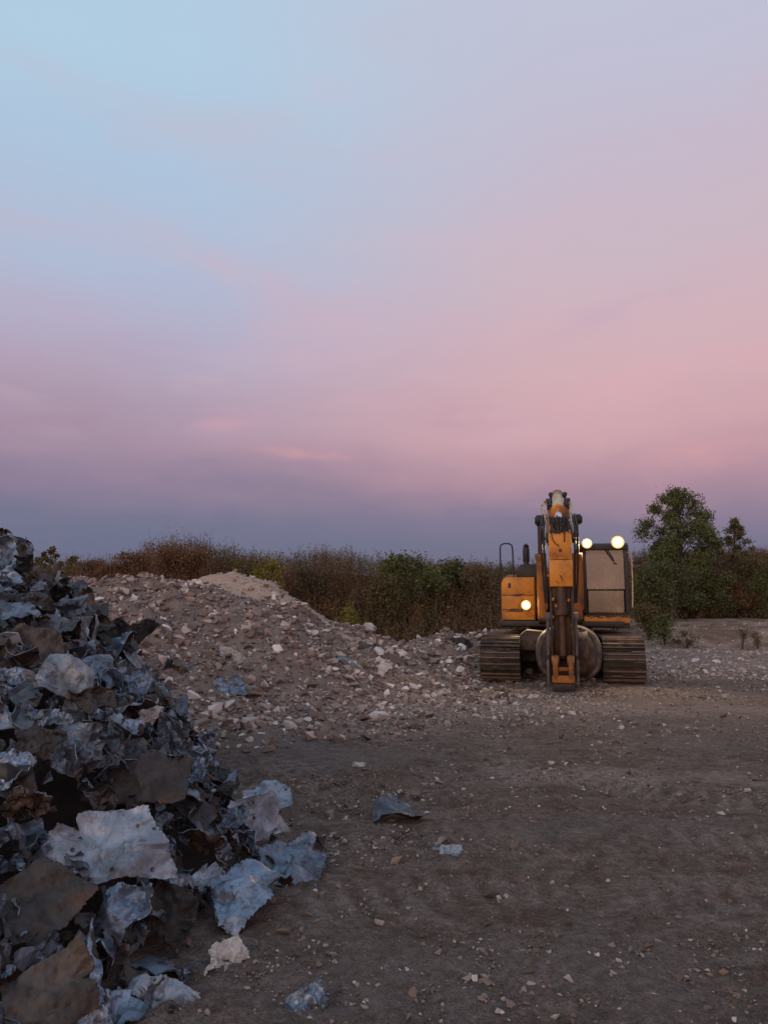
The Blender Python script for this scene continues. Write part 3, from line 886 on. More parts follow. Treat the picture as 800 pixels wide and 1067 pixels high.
# ------------------------------------------------------------------ torn sheets
def sheet_mesh(name, a, b, rg, folds=2, bend=0.6, crumple=0.02, jag=0.22, t=0.006, nx=26, ny=20, foldang=1.6, bend_an=None):
    u = np.linspace(-1, 1, nx); v = np.linspace(-1, 1, ny)
    U, Vv = np.meshgrid(u, v)
    th = np.arctan2(Vv, U); m = np.maximum(np.abs(U), np.abs(Vv))
    # torn outline: a few straight cuts, a notch and a slightly frayed edge
    bx_, by_ = np.cos(th) / np.maximum(np.abs(np.cos(th)), np.abs(np.sin(th))) * a, np.sin(th) / np.maximum(np.abs(np.cos(th)), np.abs(np.sin(th))) * b
    lam = np.ones_like(U)
    for k in range(int(rg.integers(2, 5))):
        an = rg.uniform(0, 2 * PI)
        nx_, ny_ = math.cos(an), math.sin(an)
        c = (abs(nx_) * a + abs(ny_) * b) * rg.uniform(0.52, 0.85)
        dd = bx_ * nx_ + by_ * ny_
        lam = np.minimum(lam, np.where(dd > c, c / np.maximum(dd, 1e-6), 1.0))
    tn = rg.uniform(-PI, PI)
    dth = np.abs((th - tn + PI) % (2 * PI) - PI)
    lam = lam * (1 - rg.uniform(0, 0.5) * np.clip(1 - dth / rg.uniform(0.1, 0.4), 0, 1) * m ** 2)
    for k in (7, 12, 19):
        lam = lam * (1 - jag * 0.16 * m ** 4 * (0.5 + 0.5 * np.sin(k * th + rg.uniform(0, 6.28))) * rg.random() ** 2)
    sc = lam * (1 - jag * 0.22 * rg.random(U.shape) * (m > 0.98))
    P = np.stack([U * a * sc, Vv * b * sc, np.zeros_like(U)], -1)
    P[..., 0] += P[..., 1] * rg.uniform(-.35, .35)
    flat = P.copy()
    L = max(a, b)
    rim_an = rg.uniform(0, 2 * PI); rim_h = rg.uniform(-0.35, 0.35) * L
    edge_d = (flat[..., 0] * math.cos(rim_an) / a + flat[..., 1] * math.sin(rim_an) / b)
    P[..., 2] += rim_h * np.clip(edge_d - 0.55, 0, 1) ** 1.5
    # crumple: ridged creases in several directions
    z = np.zeros_like(U)
    for k in range(6):
        an = rg.uniform(0, PI); wl = L * rg.uniform(0.45, 1.3)
        ph = (flat[..., 0] * math.cos(an) + flat[..., 1] * math.sin(an)) / wl + rg.uniform(0, 5) + 0.08 * vnoise(flat[..., 0], flat[..., 1], 3 / L, k)
        tri = np.abs((ph % 1) * 2 - 1)
        msk = sst(0.40, 0.50, vnoise(flat[..., 0] + 9, flat[..., 1], 1.6 / L, k + int(rg.integers(0, 90))))
        z += (tri - 0.5) * wl * 0.20 * msk
    P[..., 2] += z * crumple / 0.05 + (vnoise(flat[..., 0], flat[..., 1], 9 / L, int(rg.integers(0, 99))) - .5) * crumple * 0.35
    for _ in range(folds):
        an = rg.uniform(0, 2 * PI)
        nrm = np.array([math.cos(an), math.sin(an)])
        c = nrm * L * rg.uniform(0.15, 0.62) * (abs(nrm[0]) * a + abs(nrm[1]) * b) / L
        s = (flat[..., 0] - c[0]) * nrm[0] + (flat[..., 1] - c[1]) * nrm[1] 
        ang = rg.uniform(0.5, 1.0) * foldang * rg.choice([-1, 1])
        A = ang * sst(0, 0.03 * L, s)
        ax = np.array([-nrm[1], nrm[0], 0.0])
        rel = P - np.array([c[0], c[1], 0])
        ca, sa = np.cos(A)[..., None], np.sin(A)[..., None]
        cr = np.cross(np.broadcast_to(ax, rel.shape), rel)
        dt = (rel @ ax)[..., None] * ax
        P = dt + (rel - dt) * ca + cr * sa + np.array([c[0], c[1], 0])
    if abs(bend) > 1e-3:
        an = rg.uniform(0, PI) if bend_an is None else bend_an
        d = np.array([math.cos(an), math.sin(an), 0.0]); e = np.array([-d[1], d[0], 0])
        k = bend / L
        s = P @ d; w = P @ e; zz = P[..., 2]
        r = 1 / k - zz
        P = (r * np.sin(k * s))[..., None] * d + w[..., None] * e + np.stack([0 * s, 0 * s, 1 / k - r * np.cos(k * s)], -1)
    P -= P.reshape(-1, 3).mean(0)
    # thickness
    du = np.gradient(P, axis=1); dv = np.gradient(P, axis=0)
    N = np.cross(du, dv); N /= np.linalg.norm(N, axis=-1, keepdims=True) + 1e-9
    Q = P - N * t
    V = np.concatenate([P.reshape(-1, 3), Q.reshape(-1, 3)])
    n = nx * ny
    i = (np.arange(ny - 1)[:, None] * nx + np.arange(nx - 1)[None, :]).ravel()
    top = np.stack([i, i + 1, i + nx + 1, i + nx], -1)
    bot = top[:, ::-1] + n
    lp = np.concatenate([np.arange(nx), np.arange(1, ny) * nx + nx - 1, (ny - 1) * nx + np.arange(nx - 2, -1, -1), np.arange(ny - 2, 0, -1) * nx])
    l2 = np.roll(lp, -1)
    rim = np.stack([lp, lp + n, l2 + n, l2], -1)
    F = np.concatenate([top, bot, rim])
    mi = np.concatenate([np.zeros(len(top)), np.ones(len(bot)), np.zeros(len(rim))])
    return V, F, mi


def heap_normal(x, y, f=heap):
    e = 0.15
    gx = (float(f(x + e, y)) - float(f(x - e, y))) / (2 * e); gy = (float(f(x, y + e)) - float(f(x, y - e))) / (2 * e)
    return Vector((-gx, -gy, 1)).normalized()


def scrap(name, p, a, b, mat, label, cat, group=None, rot=None, normal=None, spin=None, tilt=0.4, seed=None, under=None, **kw):
    rg = np.random.default_rng(seed if seed is not None else random.randrange(10 ** 6))
    V, F, mi = sheet_mesh(name, a, b, rg, **kw)
    me = np_mesh(name, V, F, mi, smooth=True, sharp=R(21))
    o = link(name, me, [mat, under or SH_UNDER])
    o.location = p
    if rot is not None:
        o.rotation_euler = rot
    else:
        nn = (normal or Vector((0, 0, 1))).copy()
        nn = (nn + Vector((rg.normal() * tilt, rg.normal() * tilt, abs(rg.normal()) * tilt * .4))).normalized()
        q = nn.to_track_quat('Z', 'Y') @ Euler((0, 0, rg.uniform(0, 6.28) if spin is None else spin)).to_quaternion()
        o.rotation_euler = q.to_euler()
    return tagp(o, label, cat, group)


# ------------------------------------------------------------------ scrap heap
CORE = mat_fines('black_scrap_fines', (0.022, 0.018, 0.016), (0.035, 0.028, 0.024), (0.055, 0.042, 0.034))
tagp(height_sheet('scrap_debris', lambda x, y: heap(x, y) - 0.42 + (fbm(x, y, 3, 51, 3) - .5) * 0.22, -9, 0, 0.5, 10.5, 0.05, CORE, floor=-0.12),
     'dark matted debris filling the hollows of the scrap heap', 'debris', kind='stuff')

CAMP = Vector((0, 0, CAMH))
PIECES = [
    # u, v, w px, h px, roll, face (share of the normal that looks at the viewer), material, label, extra
    (16, 574, 34, 40, 0.25, .75, SH_BLUE, 'pale blue grey sheet standing upright on the very top of the scrap heap', dict(folds=1, bend=.3)),
    (24, 570, 8, 26, 0.15, .8, SH_DARK, 'thin twisted black strip poking up beside the sheet on top of the scrap heap', dict(folds=3, bend=1.2, lift=.10)),
    (33, 589, 44, 7, 0.5, .6, SH_GREY, 'narrow grey metal strip sloping down right from the top of the scrap heap', dict(folds=1, bend=.2, lift=.06)),
    (36, 626, 74, 26, 0.15, .35, SH_DARK, 'long black draped sheet just below the tan torn piece near the heap top', dict(folds=2, bend=.5)),
    (32, 609, 26, 22, 0.3, .8, SH_TAN, 'small tan torn sheet curling near the top of the scrap heap', dict(folds=1, bend=1.0, lift=.05)),
    (24, 644, 60, 18, 0.15, .45, SH_BLUE, 'long pale blue sheet edge curving over a rusty hollow high on the heap', dict(folds=1, bend=.55, lift=.08)),
    (30, 660, 40, 20, 0.0, .8, SH_BROWN, 'rust brown sheet tucked under the long pale blue curved edge', dict(folds=1, bend=.4)),
    (68, 640, 34, 46, 0.1, .8, SH_GREY, 'grey upright sheet with a rolled edge beside the brown upright one', dict(folds=1, bend=.55, lift=.06)),
    (88, 632, 22, 46, -0.2, .8, SH_TAN, 'brown tan sheet standing upright at the crest against the rubble heap', dict(folds=1, bend=.8, lift=.08)),
    (112, 668, 52, 34, -0.2, .55, SH_DARK, 'large black sheet bent over the crest where scrap meets rubble', dict(folds=2, bend=.55, lift=.05)),
    (42, 680, 66, 44, 0.2, .6, SH_TAN, 'large tan and grey creased sheet above the pale spotted one', dict(folds=2, bend=.5, lift=.05)),
    (66, 706, 60, 44, 0.25, .7, SH_PALE, 'pale bluish sheet with black holes in the upper middle of the heap', dict(folds=1, bend=-.25, lift=.11, crumple=.022, foldang=.9)),
    (12, 706, 36, 20, 0.0, .5, SH_BLUE, 'pale blue folded flange at the heap edge left of the sheet with black holes', dict(folds=1, bend=.2, lift=.05)),
    (108, 690, 24, 40, 0.1, .8, SH_DARK, 'dark grey bent slab like sheet right of the sheet with black holes', dict(folds=2, bend=.4, lift=.03)),
    (98, 738, 54, 20, -0.2, .4, SH_BROWN, 'dark brown arched sheet over the big black hollow of the heap', dict(folds=1, bend=.8, lift=.10)),
    (50, 750, 38, 14, 0.0, .4, SH_BLUE, 'small pale blue flat piece above the dark rounded sheet', dict(folds=1, bend=.4, lift=.05)),
    (78, 782, 54, 50, 0.3, .7, SH_GREY, 'dark grey rounded sheet curving down below the black hollow', dict(folds=1, bend=1.0, lift=.06)),
    (36, 778, 58, 34, -0.2, .6, SH_BROWN, 'brown sheet folded like a tent left of the dark rounded sheet', dict(folds=2, bend=.3, lift=.06)),
    (14, 802, 44, 36, -0.3, .6, SH_BLUE, 'blue sheet with a bright lower edge at the left of the heap', dict(folds=1, bend=.6, lift=.04)),
    (114, 776, 26, 56, 0.1, .85, SH_GREY, 'tall narrow grey sheet standing on end beside the black hollow', dict(folds=1, bend=.6, lift=.06)),
    (154, 818, 96, 48, -0.12, .6, SH_BROWN, 'wide brown sheet with dark dots at mid height of the scrap heap', dict(folds=1, bend=-.5, bend_an=.2, lift=.10, crumple=.02)),
    (108, 890, 124, 62, 0.0, .62, SH_PALE, 'large pale spotted sheet with round grey stains lying in the lower heap', dict(folds=1, bend=-.25, lift=.12, foldang=.6, crumple=.022)),
    (38, 940, 96, 74, -0.75, .6, SH_BROWN, 'large dark brown plate slanting down below the pale spotted sheet', dict(folds=1, bend=.15, lift=.10, foldang=.7, crumple=.02)),
    (118, 962, 76, 76, 0.3, .65, SH_BLUE, 'crumpled blue grey sheet with tan patch directly below the pale spotted sheet', dict(folds=3, bend=.4, lift=.06)),
    (166, 950, 62, 70, -0.6, .6, SH_BROWN, 'dark brown creased sheet right of the crumpled blue grey one', dict(folds=2, bend=.5, lift=.05)),
    (52, 1040, 78, 62, -0.3, .65, SH_TAN, 'tan brown sheet with dark dots at the bottom of the heap', dict(folds=1, bend=-.4, lift=.10, foldang=.7, crumple=.025)),
    (168, 1044, 72, 50, 0.1, .55, SH_PALE, 'crumpled pale sheet with black creases at the bottom right of the heap', dict(folds=3, bend=.6, lift=.05, crumple=.05)),
    (278, 836, 50, 36, 0.05, 0.5, SH_PALE, 'light grey torn sheet at the right foot of the heap on the dirt', dict(folds=2, bend=-.3, lift=.09, foldang=1.0, crumple=.025)),
    (240, 852, 34, 26, 0.1, .5, SH_BLUE, 'small blue grey sheet left of the light grey torn sheet on the dirt', dict(folds=2, bend=.6, lift=.04)),
    (262, 908, 50, 34, 0.5, .5, SH_BROWN, 'rusty brown curled sheet behind the long pale blue sheet on the dirt', dict(folds=1, bend=1.0, lift=.05)),
    (306, 908, 74, 34, -0.2, 0.22, SH_BLUE, 'long pale blue sheet reaching out onto the dirt before the brown triangular one', dict(folds=1, bend=-.5, bend_an=0.0, lift=.12, foldang=.6, crumple=.034, jag=.4)),
    (322, 888, 26, 32, 0.1, .85, SH_BROWN, 'small brown triangular sheet standing up behind the long pale blue sheet', dict(folds=1, bend=.3, lift=.05)),
    (258, 948, 104, 30, -0.22, 0.12, SH_BLUE, 'arched blue grey sheet with rusty underside at the foot of the heap', dict(folds=0, bend=-.8, bend_an=0.1, lift=.20, foldang=.5, crumple=.034, jag=.4)),
    (234, 1000, 44, 32, -0.4, .55, SH_WHITE, 'crumpled white plastic scrap on the dirt at the heap foot', dict(folds=2, bend=.4, lift=.03, crumple=.05)),
    (316, 1049, 48, 26, -0.3, .4, SH_BLUE, 'dusty blue grey scrap half sunk in the dirt in front', dict(folds=2, bend=.6, lift=.01)),
    (410, 851, 50, 34, 0.1, 0.38, SH_GREY, 'lone bent grey sheet lying by itself out on the open dirt', dict(folds=1, bend=-.5, bend_an=0.5, lift=.12, foldang=1.0, crumple=.02)),
    (466, 889, 30, 16, 0.1, .45, SH_PALE, 'small pale peaked chip lying alone on the dirt right of the lone bent sheet', dict(folds=1, bend=.4, lift=.02)),
    (232, 720, 52, 20, -0.35, .4, SH_BLUE, 'blue sheet with brown turned edge lying on the rubble slope', dict(folds=1, bend=.5, lift=.06)),
    (190, 700, 58, 16, 0.4, .5, SH_GREY, 'long grey strip of sheet lying along the rubble slope above the scrap', dict(folds=2, bend=.4, lift=.05)),
    (243, 690, 34, 34, 0.3, .7, SH_WHITE, 'large crumpled off white plastic scrap on the lower rubble slope', dict(folds=2, bend=.5, lift=.05, crumple=.06)),
    (152, 746, 26, 26, 0.2, .7, SH_WHITE, 'white triangular torn scrap at the edge of the scrap heap', dict(folds=1, bend=.3, lift=.04)),
    (138, 716, 40, 34, 0.1, .6, SH_BLUE, 'blue grey crumpled sheet under the black sheet by the rubble', dict(folds=2, bend=.6, lift=.05)),
    (183, 775, 46, 40, 0.4, .6, SH_GREY, 'grey folded sheet on the right flank of the heap below the white triangle', dict(folds=2, bend=.4, lift=.05)),
    (203, 800, 42, 32, 0.0, .6, SH_BLUE, 'blue grey shiny sheet at the right flank above the dark torn strip', dict(folds=2, bend=.4, lift=.05)),
    (226, 812, 34, 30, -0.5, .7, SH_DARK, 'black torn strip leaning at the right flank of the heap', dict(folds=2, bend=.6, lift=.05)),
    (206, 608, 22, 11, 0.2, .7, SH_WHITE, 'white plastic rag near the crest of the rubble heap', dict(folds=2, bend=.6, lift=.04, crumple=.06)),
    (188, 614, 26, 9, -0.5, .7, SH_WHITE, 'long white plastic rag left of the crest rag on the rubble heap', dict(folds=1, bend=.5, lift=.04, crumple=.06)),
    (157, 632, 20, 15, -0.3, .7, SH_WHITE, 'small white scrap midway up the left rubble slope', dict(folds=2, bend=.5, lift=.03, crumple=.06)),
    (196, 594, 30, 7, 0.1, .5, SH_DARK, 'dark bent bar like scrap lying on the crest of the rubble heap', dict(folds=2, bend=.6, lift=.05)),
    (378, 664, 26, 18, -0.2, .7, SH_WHITE, 'crumpled white sheet on the far right shoulder of the rubble heap', dict(folds=2, bend=.5, lift=.04, crumple=.06)),
    (388, 694, 44, 16, -0.2, .5, SH_WHITE, 'broad white plastic sheet at the right toe of the rubble heap', dict(folds=1, bend=.4, lift=.03, crumple=.04)),
    (374, 797, 22, 7, 0.1, .4, SH_WHITE, 'thin white scrap lying on the dirt below the rubble toe', dict(folds=1, bend=.4, lift=.02)),
    (480, 672, 26, 14, 0.3, .6, SH_BROWN, 'rusty brown bent sheet in the low rubble beside the left track', dict(folds=2, bend=.4, lift=.05)),
    (382, 676, 26, 12, 0.0, .6, SH_TAN, 'tan bent sheet on the right shoulder of the rubble heap', dict(folds=2, bend=.4, lift=.05)),
    (362, 690, 22, 10, 0.3, .6, SH_BLUE, 'blue grey scrap strip on the right half of the rubble heap', dict(folds=2, bend=.4, lift=.04)),
    (246, 632, 20, 9, -0.6, .6, SH_PALE, 'pale flat scrap on the rubble below the sandy peak', dict(folds=1, bend=.4, lift=.04)),
]
taken = []
for idx, (u, v, w, h, roll, face, mat, label, kw) in enumerate(PIECES):
    kw = dict(kw)
    p = hit(u, v + 2)
    lift = kw.pop('lift', 0.04)
    dist = p.y
    a = w / 800 * dist / 2 * 1.10
    nrm = (CAMP - p).normalized() * face + Vector((0.1, 0, 1)) * (1 - face)
    nrm.normalize()
    fs = max(0.35, abs(nrm.dot((CAMP - p).normalized())))
    b = h / 800 * dist / 2 / fs * 1.10
    small = max(w, h) < 30
    cat = 'plastic scrap' if mat is SH_WHITE else 'scrap sheet'
    nm = 'plastic_scrap' if mat is SH_WHITE else 'scrap_sheet'
    q = nrm.to_track_quat('Z', 'Y') @ Euler((0, 0, -roll)).to_quaternion()
    kw.setdefault('crumple', 0.042)
    scrap(nm, p + nrm * lift * 0.7, a, b, mat, label, cat, rot=q.to_euler(), seed=900 + idx,
          under=SH_WHITE if mat is SH_WHITE else (SH_DARK if mat is SH_DARK else SH_UNDER), nx=20 if small else 52, ny=15 if small else 38, **kw)
    taken.append((p.x, p.y, p.z, max(a, b)))

# the rest of the heap
ADJ = {SH_BLUE.name: 'blue grey', SH_GREY.name: 'dull grey', SH_PALE.name: 'pale spotted', SH_BROWN.name: 'brown rusted', SH_TAN.name: 'tan', SH_DARK.name: 'black'}
MATS = [SH_BLUE] * 9 + [SH_GREY] * 8 + [SH_PALE] * 3 + [SH_BROWN] * 3 + [SH_TAN] * 1 + [SH_DARK] * 5
fr = random.Random(5)
placed = []
tries = 0
while len(placed) < 246 and tries < 20000:
    tries += 1
    y = 2.3 + 7.2 * fr.random() ** 1.25
    d = fr.random() ** 0.8 * 3.6
    x = float(heap_toe(y)) - d + 0.05
    if x < -0.52 * y - 0.5:
        continue
    r = min(0.42, max(0.07, fr.lognormvariate(math.log(0.16), 0.5)))
    if any((x - t[0]) ** 2 + (y - t[1]) ** 2 < ((0.62 if t[3] > .13 else .4) * (r * .7 + t[3])) ** 2 for t in taken if t[3] > 0.05):
        continue
    if any((x - t[0]) ** 2 + (y - t[1]) ** 2 < (0.46 * (r + t[2])) ** 2 for t in placed):
        continue
    placed.append((x, y, r))
for k, (x, y, r) in enumerate(placed):
    mat = fr.choice(MATS)
    z = float(heap(x, y))
    zone = 'near the top of' if z > 1.25 else ('on the slope of' if z > 0.45 else 'low at the foot of')
    size = 'small' if r < 0.15 else ('medium' if r < 0.25 else 'large')
    nrm = (heap_normal(x, y) + (CAMP - Vector((x, y, z))).normalized() * 0.25).normalized()
    scrap('scrap_sheet', Vector((x, y, max(z, 0) - 0.02 + 0.09 * fr.random() - 0.03)), r * fr.uniform(0.9, 1.4) * (1.25 if k % 5 == 0 else 1), r * (fr.uniform(0.16, 0.3) if k % 5 == 0 else fr.uniform(0.5, 0.9)), mat,
          '%s %s torn ' % (size, ADJ[mat.name]) + ('strip' if k % 5 == 0 else 'sheet') + ' among others %s the scrap heap' % zone, 'scrap sheet', 'torn sheets piled on the scrap heap',
          normal=nrm, tilt=0.9, seed=2000 + k, folds=fr.choice([1, 2, 3, 3]), bend=fr.uniform(0.03, 0.55), crumple=fr.uniform(0.025, 0.06),
          under=SH_DARK if mat is SH_DARK else SH_UNDER, nx=30, ny=22)

# uncountable shreds between them
Vs, Fs, Ms = [], [], []
off = 0
frg = np.random.default_rng(77)
PRO = [sheet_mesh('s', 1, 0.7, frg, folds=1 + k % 3, bend=frg.uniform(.1, 1.2), crumple=.05, jag=.5, t=.06, nx=6, ny=5) for k in range(16)]
cnt = 0
while cnt < 3600:
    y = 2.2 + 7.4 * frg.random() ** 1.1
    d = frg.random() ** 0.9 * 3.6 - 0.22
    x = float(heap_toe(y)) - d
    if x < -0.54 * y - 0.4:
        continue
    if d < 0 and frg.random() < 0.8:
        continue
    z = max(float(heap(x, y)), float(terrain(x, y)))
    V, F, mi = PRO[cnt % 16]
    s = np.clip(frg.lognormal(math.log(0.05), 0.5), 0.012, 0.14)
    nn = heap_normal(x, y) if d > 0 else Vector((0, 0, 1))
    nn = (nn + Vector(frg.normal(size=3) * 0.6)).normalized()
    M = np.array((nn.to_track_quat('Z', 'Y') @ Euler((0, 0, frg.uniform(0, 6.28))).to_quaternion()).to_matrix())
    Vs.append((V * s) @ M.T + np.array([x, y, z + frg.uniform(-0.22, 0.03) * (d > 0) + 0.01])); Fs.append(F + off); Ms.append(np.full(len(F), frg.choice(6, p=[.31, .29, .08, .12, .05, .15])))
    off += len(V); cnt += 1
me = np_mesh('scrap_shreds', np.concatenate(Vs), np.concatenate(Fs), np.concatenate(Ms))
tagp(link('scrap_shreds', me, [SH_BLUE, SH_GREY, SH_PALE, SH_BROWN, SH_TAN, SH_DARK]), 'countless small torn shreds of metal and felt between the large scrap sheets', 'scrap shreds', kind='stuff')

# chunks of concrete that stand out
SPECIAL = [
    (175, 735, 18, ST_BROWN, 'rounded tan brown boulder at the border of scrap and rubble heaps'),
    (321, 653, 14, ST_PALE, 'pale squarish concrete block on the upper right rubble slope'),
    (352, 656, 15, ST_PALE, 'pale flat concrete lump on the right shoulder of the rubble heap'),
    (280, 744, 12, ST_PALE, 'pale rounded concrete lump low on the rubble slope'),
    (253, 768, 11, ST_PALE, 'pale stone at the toe of the rubble slope next to the scrap'),
    (163, 655, 18, ST_GREY, 'flat grey slab lying on the left rubble slope'),
    (178, 666, 14, ST_GREY, 'grey broken slab below the flat grey slab on the rubble slope'),
    (455, 700, 9, ST_PALE, 'pale concrete lump at the foot of the low rubble ridge'),
    (570, 723, 16, ST_BROWN, 'brown earth clod lying in front of the bucket'),
    (352, 818, 12, ST_BROWN, 'tan flat clod on the dirt below the rubble toe'),
    (556, 908, 10, ST_BROWN, 'brown clod alone in the middle of the dirt yard'),
    (600, 898, 6, ST_BROWN, 'small rust orange stone right of the brown clod in the yard'),
    (504, 965, 8, ST_PALE, 'pale stone in the middle foreground of the yard'),
    (614, 1019, 8, ST_PALE, 'pale stone near the bottom of the yard'),
    (716, 1021, 8, ST_BROWN, 'tan flat stone at the bottom right of the yard'),
    (735, 1046, 9, ST_PALE, 'light grey stone at the bottom right edge of the yard'),
    (655, 875, 6, ST_PALE, 'small pale stone beyond the smooth grey patch of the yard'),
    (640, 868, 6, ST_GREY, 'small grey stone beside the smooth grey patch of the yard'),
    (785, 812, 14, ST_BROWN, 'low brown clod at the right edge of the yard'),
    (521, 733, 9, ST_PALE, 'pale stone in the spill left of the bucket'),
    (700, 735, 7, ST_PALE, 'pale stone on the gravel right of the right track'),
]
for u, v, w, mat, label in SPECIAL:
    p = hit(u, v)
    chunk('stone' if 'stone' in label else ('clod' if 'clod' in label else ('boulder' if 'boulder' in label else 'concrete_chunk')), p, w / 800 * p.y / 2 * 1.1, mat, label,
          'stone' if mat is ST_BROWN or 'stone' in label else 'concrete', flat=0.45 if 'flat' in label or 'slab' in label else 0.8)
cr = random.Random(9)
cnt = 0
while cnt < 210:
    x = cr.uniform(-8, 3.4); y = cr.uniform(8.5, 18.5)
    mh = float(mound(x, y)); lh_ = float(light_mound(x, y)); z = max(mh, lh_, float(terrain(x, y)))
    if max(mh, lh_) < -0.25 or float(heap(x, y)) > z:
        continue
    if lh_ > mh and cr.random() < .85:
        continue
    r = min(0.27, max(0.06, cr.lognormvariate(math.log(0.10 if x > -1.8 else .085), 0.5)))
    right = x > -1.6
    mat = cr.choice([ST_PALE, ST_PALE, ST_GREY] if right else [ST_PALE, ST_GREY, ST_GREY, ST_BROWN])
    col = {ST_PALE.name: 'pale', ST_GREY.name: 'grey', ST_BROWN.name: 'brown'}[mat.name]
    zone = 'the low right end of the rubble heap' if right else ('the upper rubble slope' if z > 1.0 else 'the lower rubble slope')
    chunk('concrete_chunk', (x, y, z), r, mat, 'broken %s concrete chunk among others on %s' % (col, zone), 'concrete', 'broken chunks on the rubble heap', flat=cr.uniform(.4, .9), i=cr.randrange(12))
    cnt += 1
cnt = 0
while cnt < 60:
    x = cr.uniform(-2.2, 2.6); y = cr.uniform(12.5, 18.5)
    mh = float(mound(x, y)); z = max(mh, float(terrain(x, y)))
    if mh < -0.15:
        continue
    r = min(0.26, max(0.05, cr.lognormvariate(math.log(0.10), 0.5)))
    chunk('concrete_chunk', (x, y, z), r, ST_WHITE, 'whitish plaster lump among others on the low right end of the rubble heap', 'rubble lump', 'whitish lumps on the right of the rubble heap', flat=cr.uniform(.4, .8), i=cr.randrange(12), sink=.1)
    cnt += 1
cnt = 0
while cnt < 46:
    y = cr.uniform(16.5, 23); x = cr.uniform(.28, .52) * y
    if abs(x - 3.7) < 1.9 and y < 18.5:
        continue
    r = min(0.16, max(0.03, cr.lognormvariate(math.log(0.065), 0.5)))
    chunk('concrete_chunk', (x, y, float(terrain(x, y))), r, ST_WHITE, 'whitish lump on the pale gravel right of the excavator', 'rubble lump', 'whitish lumps right of the excavator', flat=cr.uniform(.4, .8), i=cr.randrange(12), sink=.1)
    cnt += 1
cnt = 0
while cnt < 100:
    y = 2.9 + 14 * cr.random() ** 1.7
    x = cr.uniform(-.5, .56) * y + 0.3
    if float(heap(x, y)) > -0.05 or float(mound(x, y)) > 0 or abs(x - 3.7) < 2 and y > 13.5:
        continue
    r = min(0.036, max(0.010, cr.lognormvariate(math.log(0.0155), 0.42)) * (0.75 + y * 0.05))
    mat = cr.choice([ST_PALE, ST_GREY, ST_BROWN, ST_BROWN])
    col = {ST_PALE.name: 'pale', ST_GREY.name: 'grey', ST_BROWN.name: 'brown'}[mat.name]
    zone = 'near ground of' if y < 6 else 'middle of'
    chunk('stone', (x, y, float(terrain(x, y))), r, mat, 'small %s stone scattered with others on the %s the dirt yard' % (col, zone), 'stone', 'stones scattered over the dirt yard', flat=cr.uniform(.5, .9), i=cr.randrange(12))
    cnt += 1


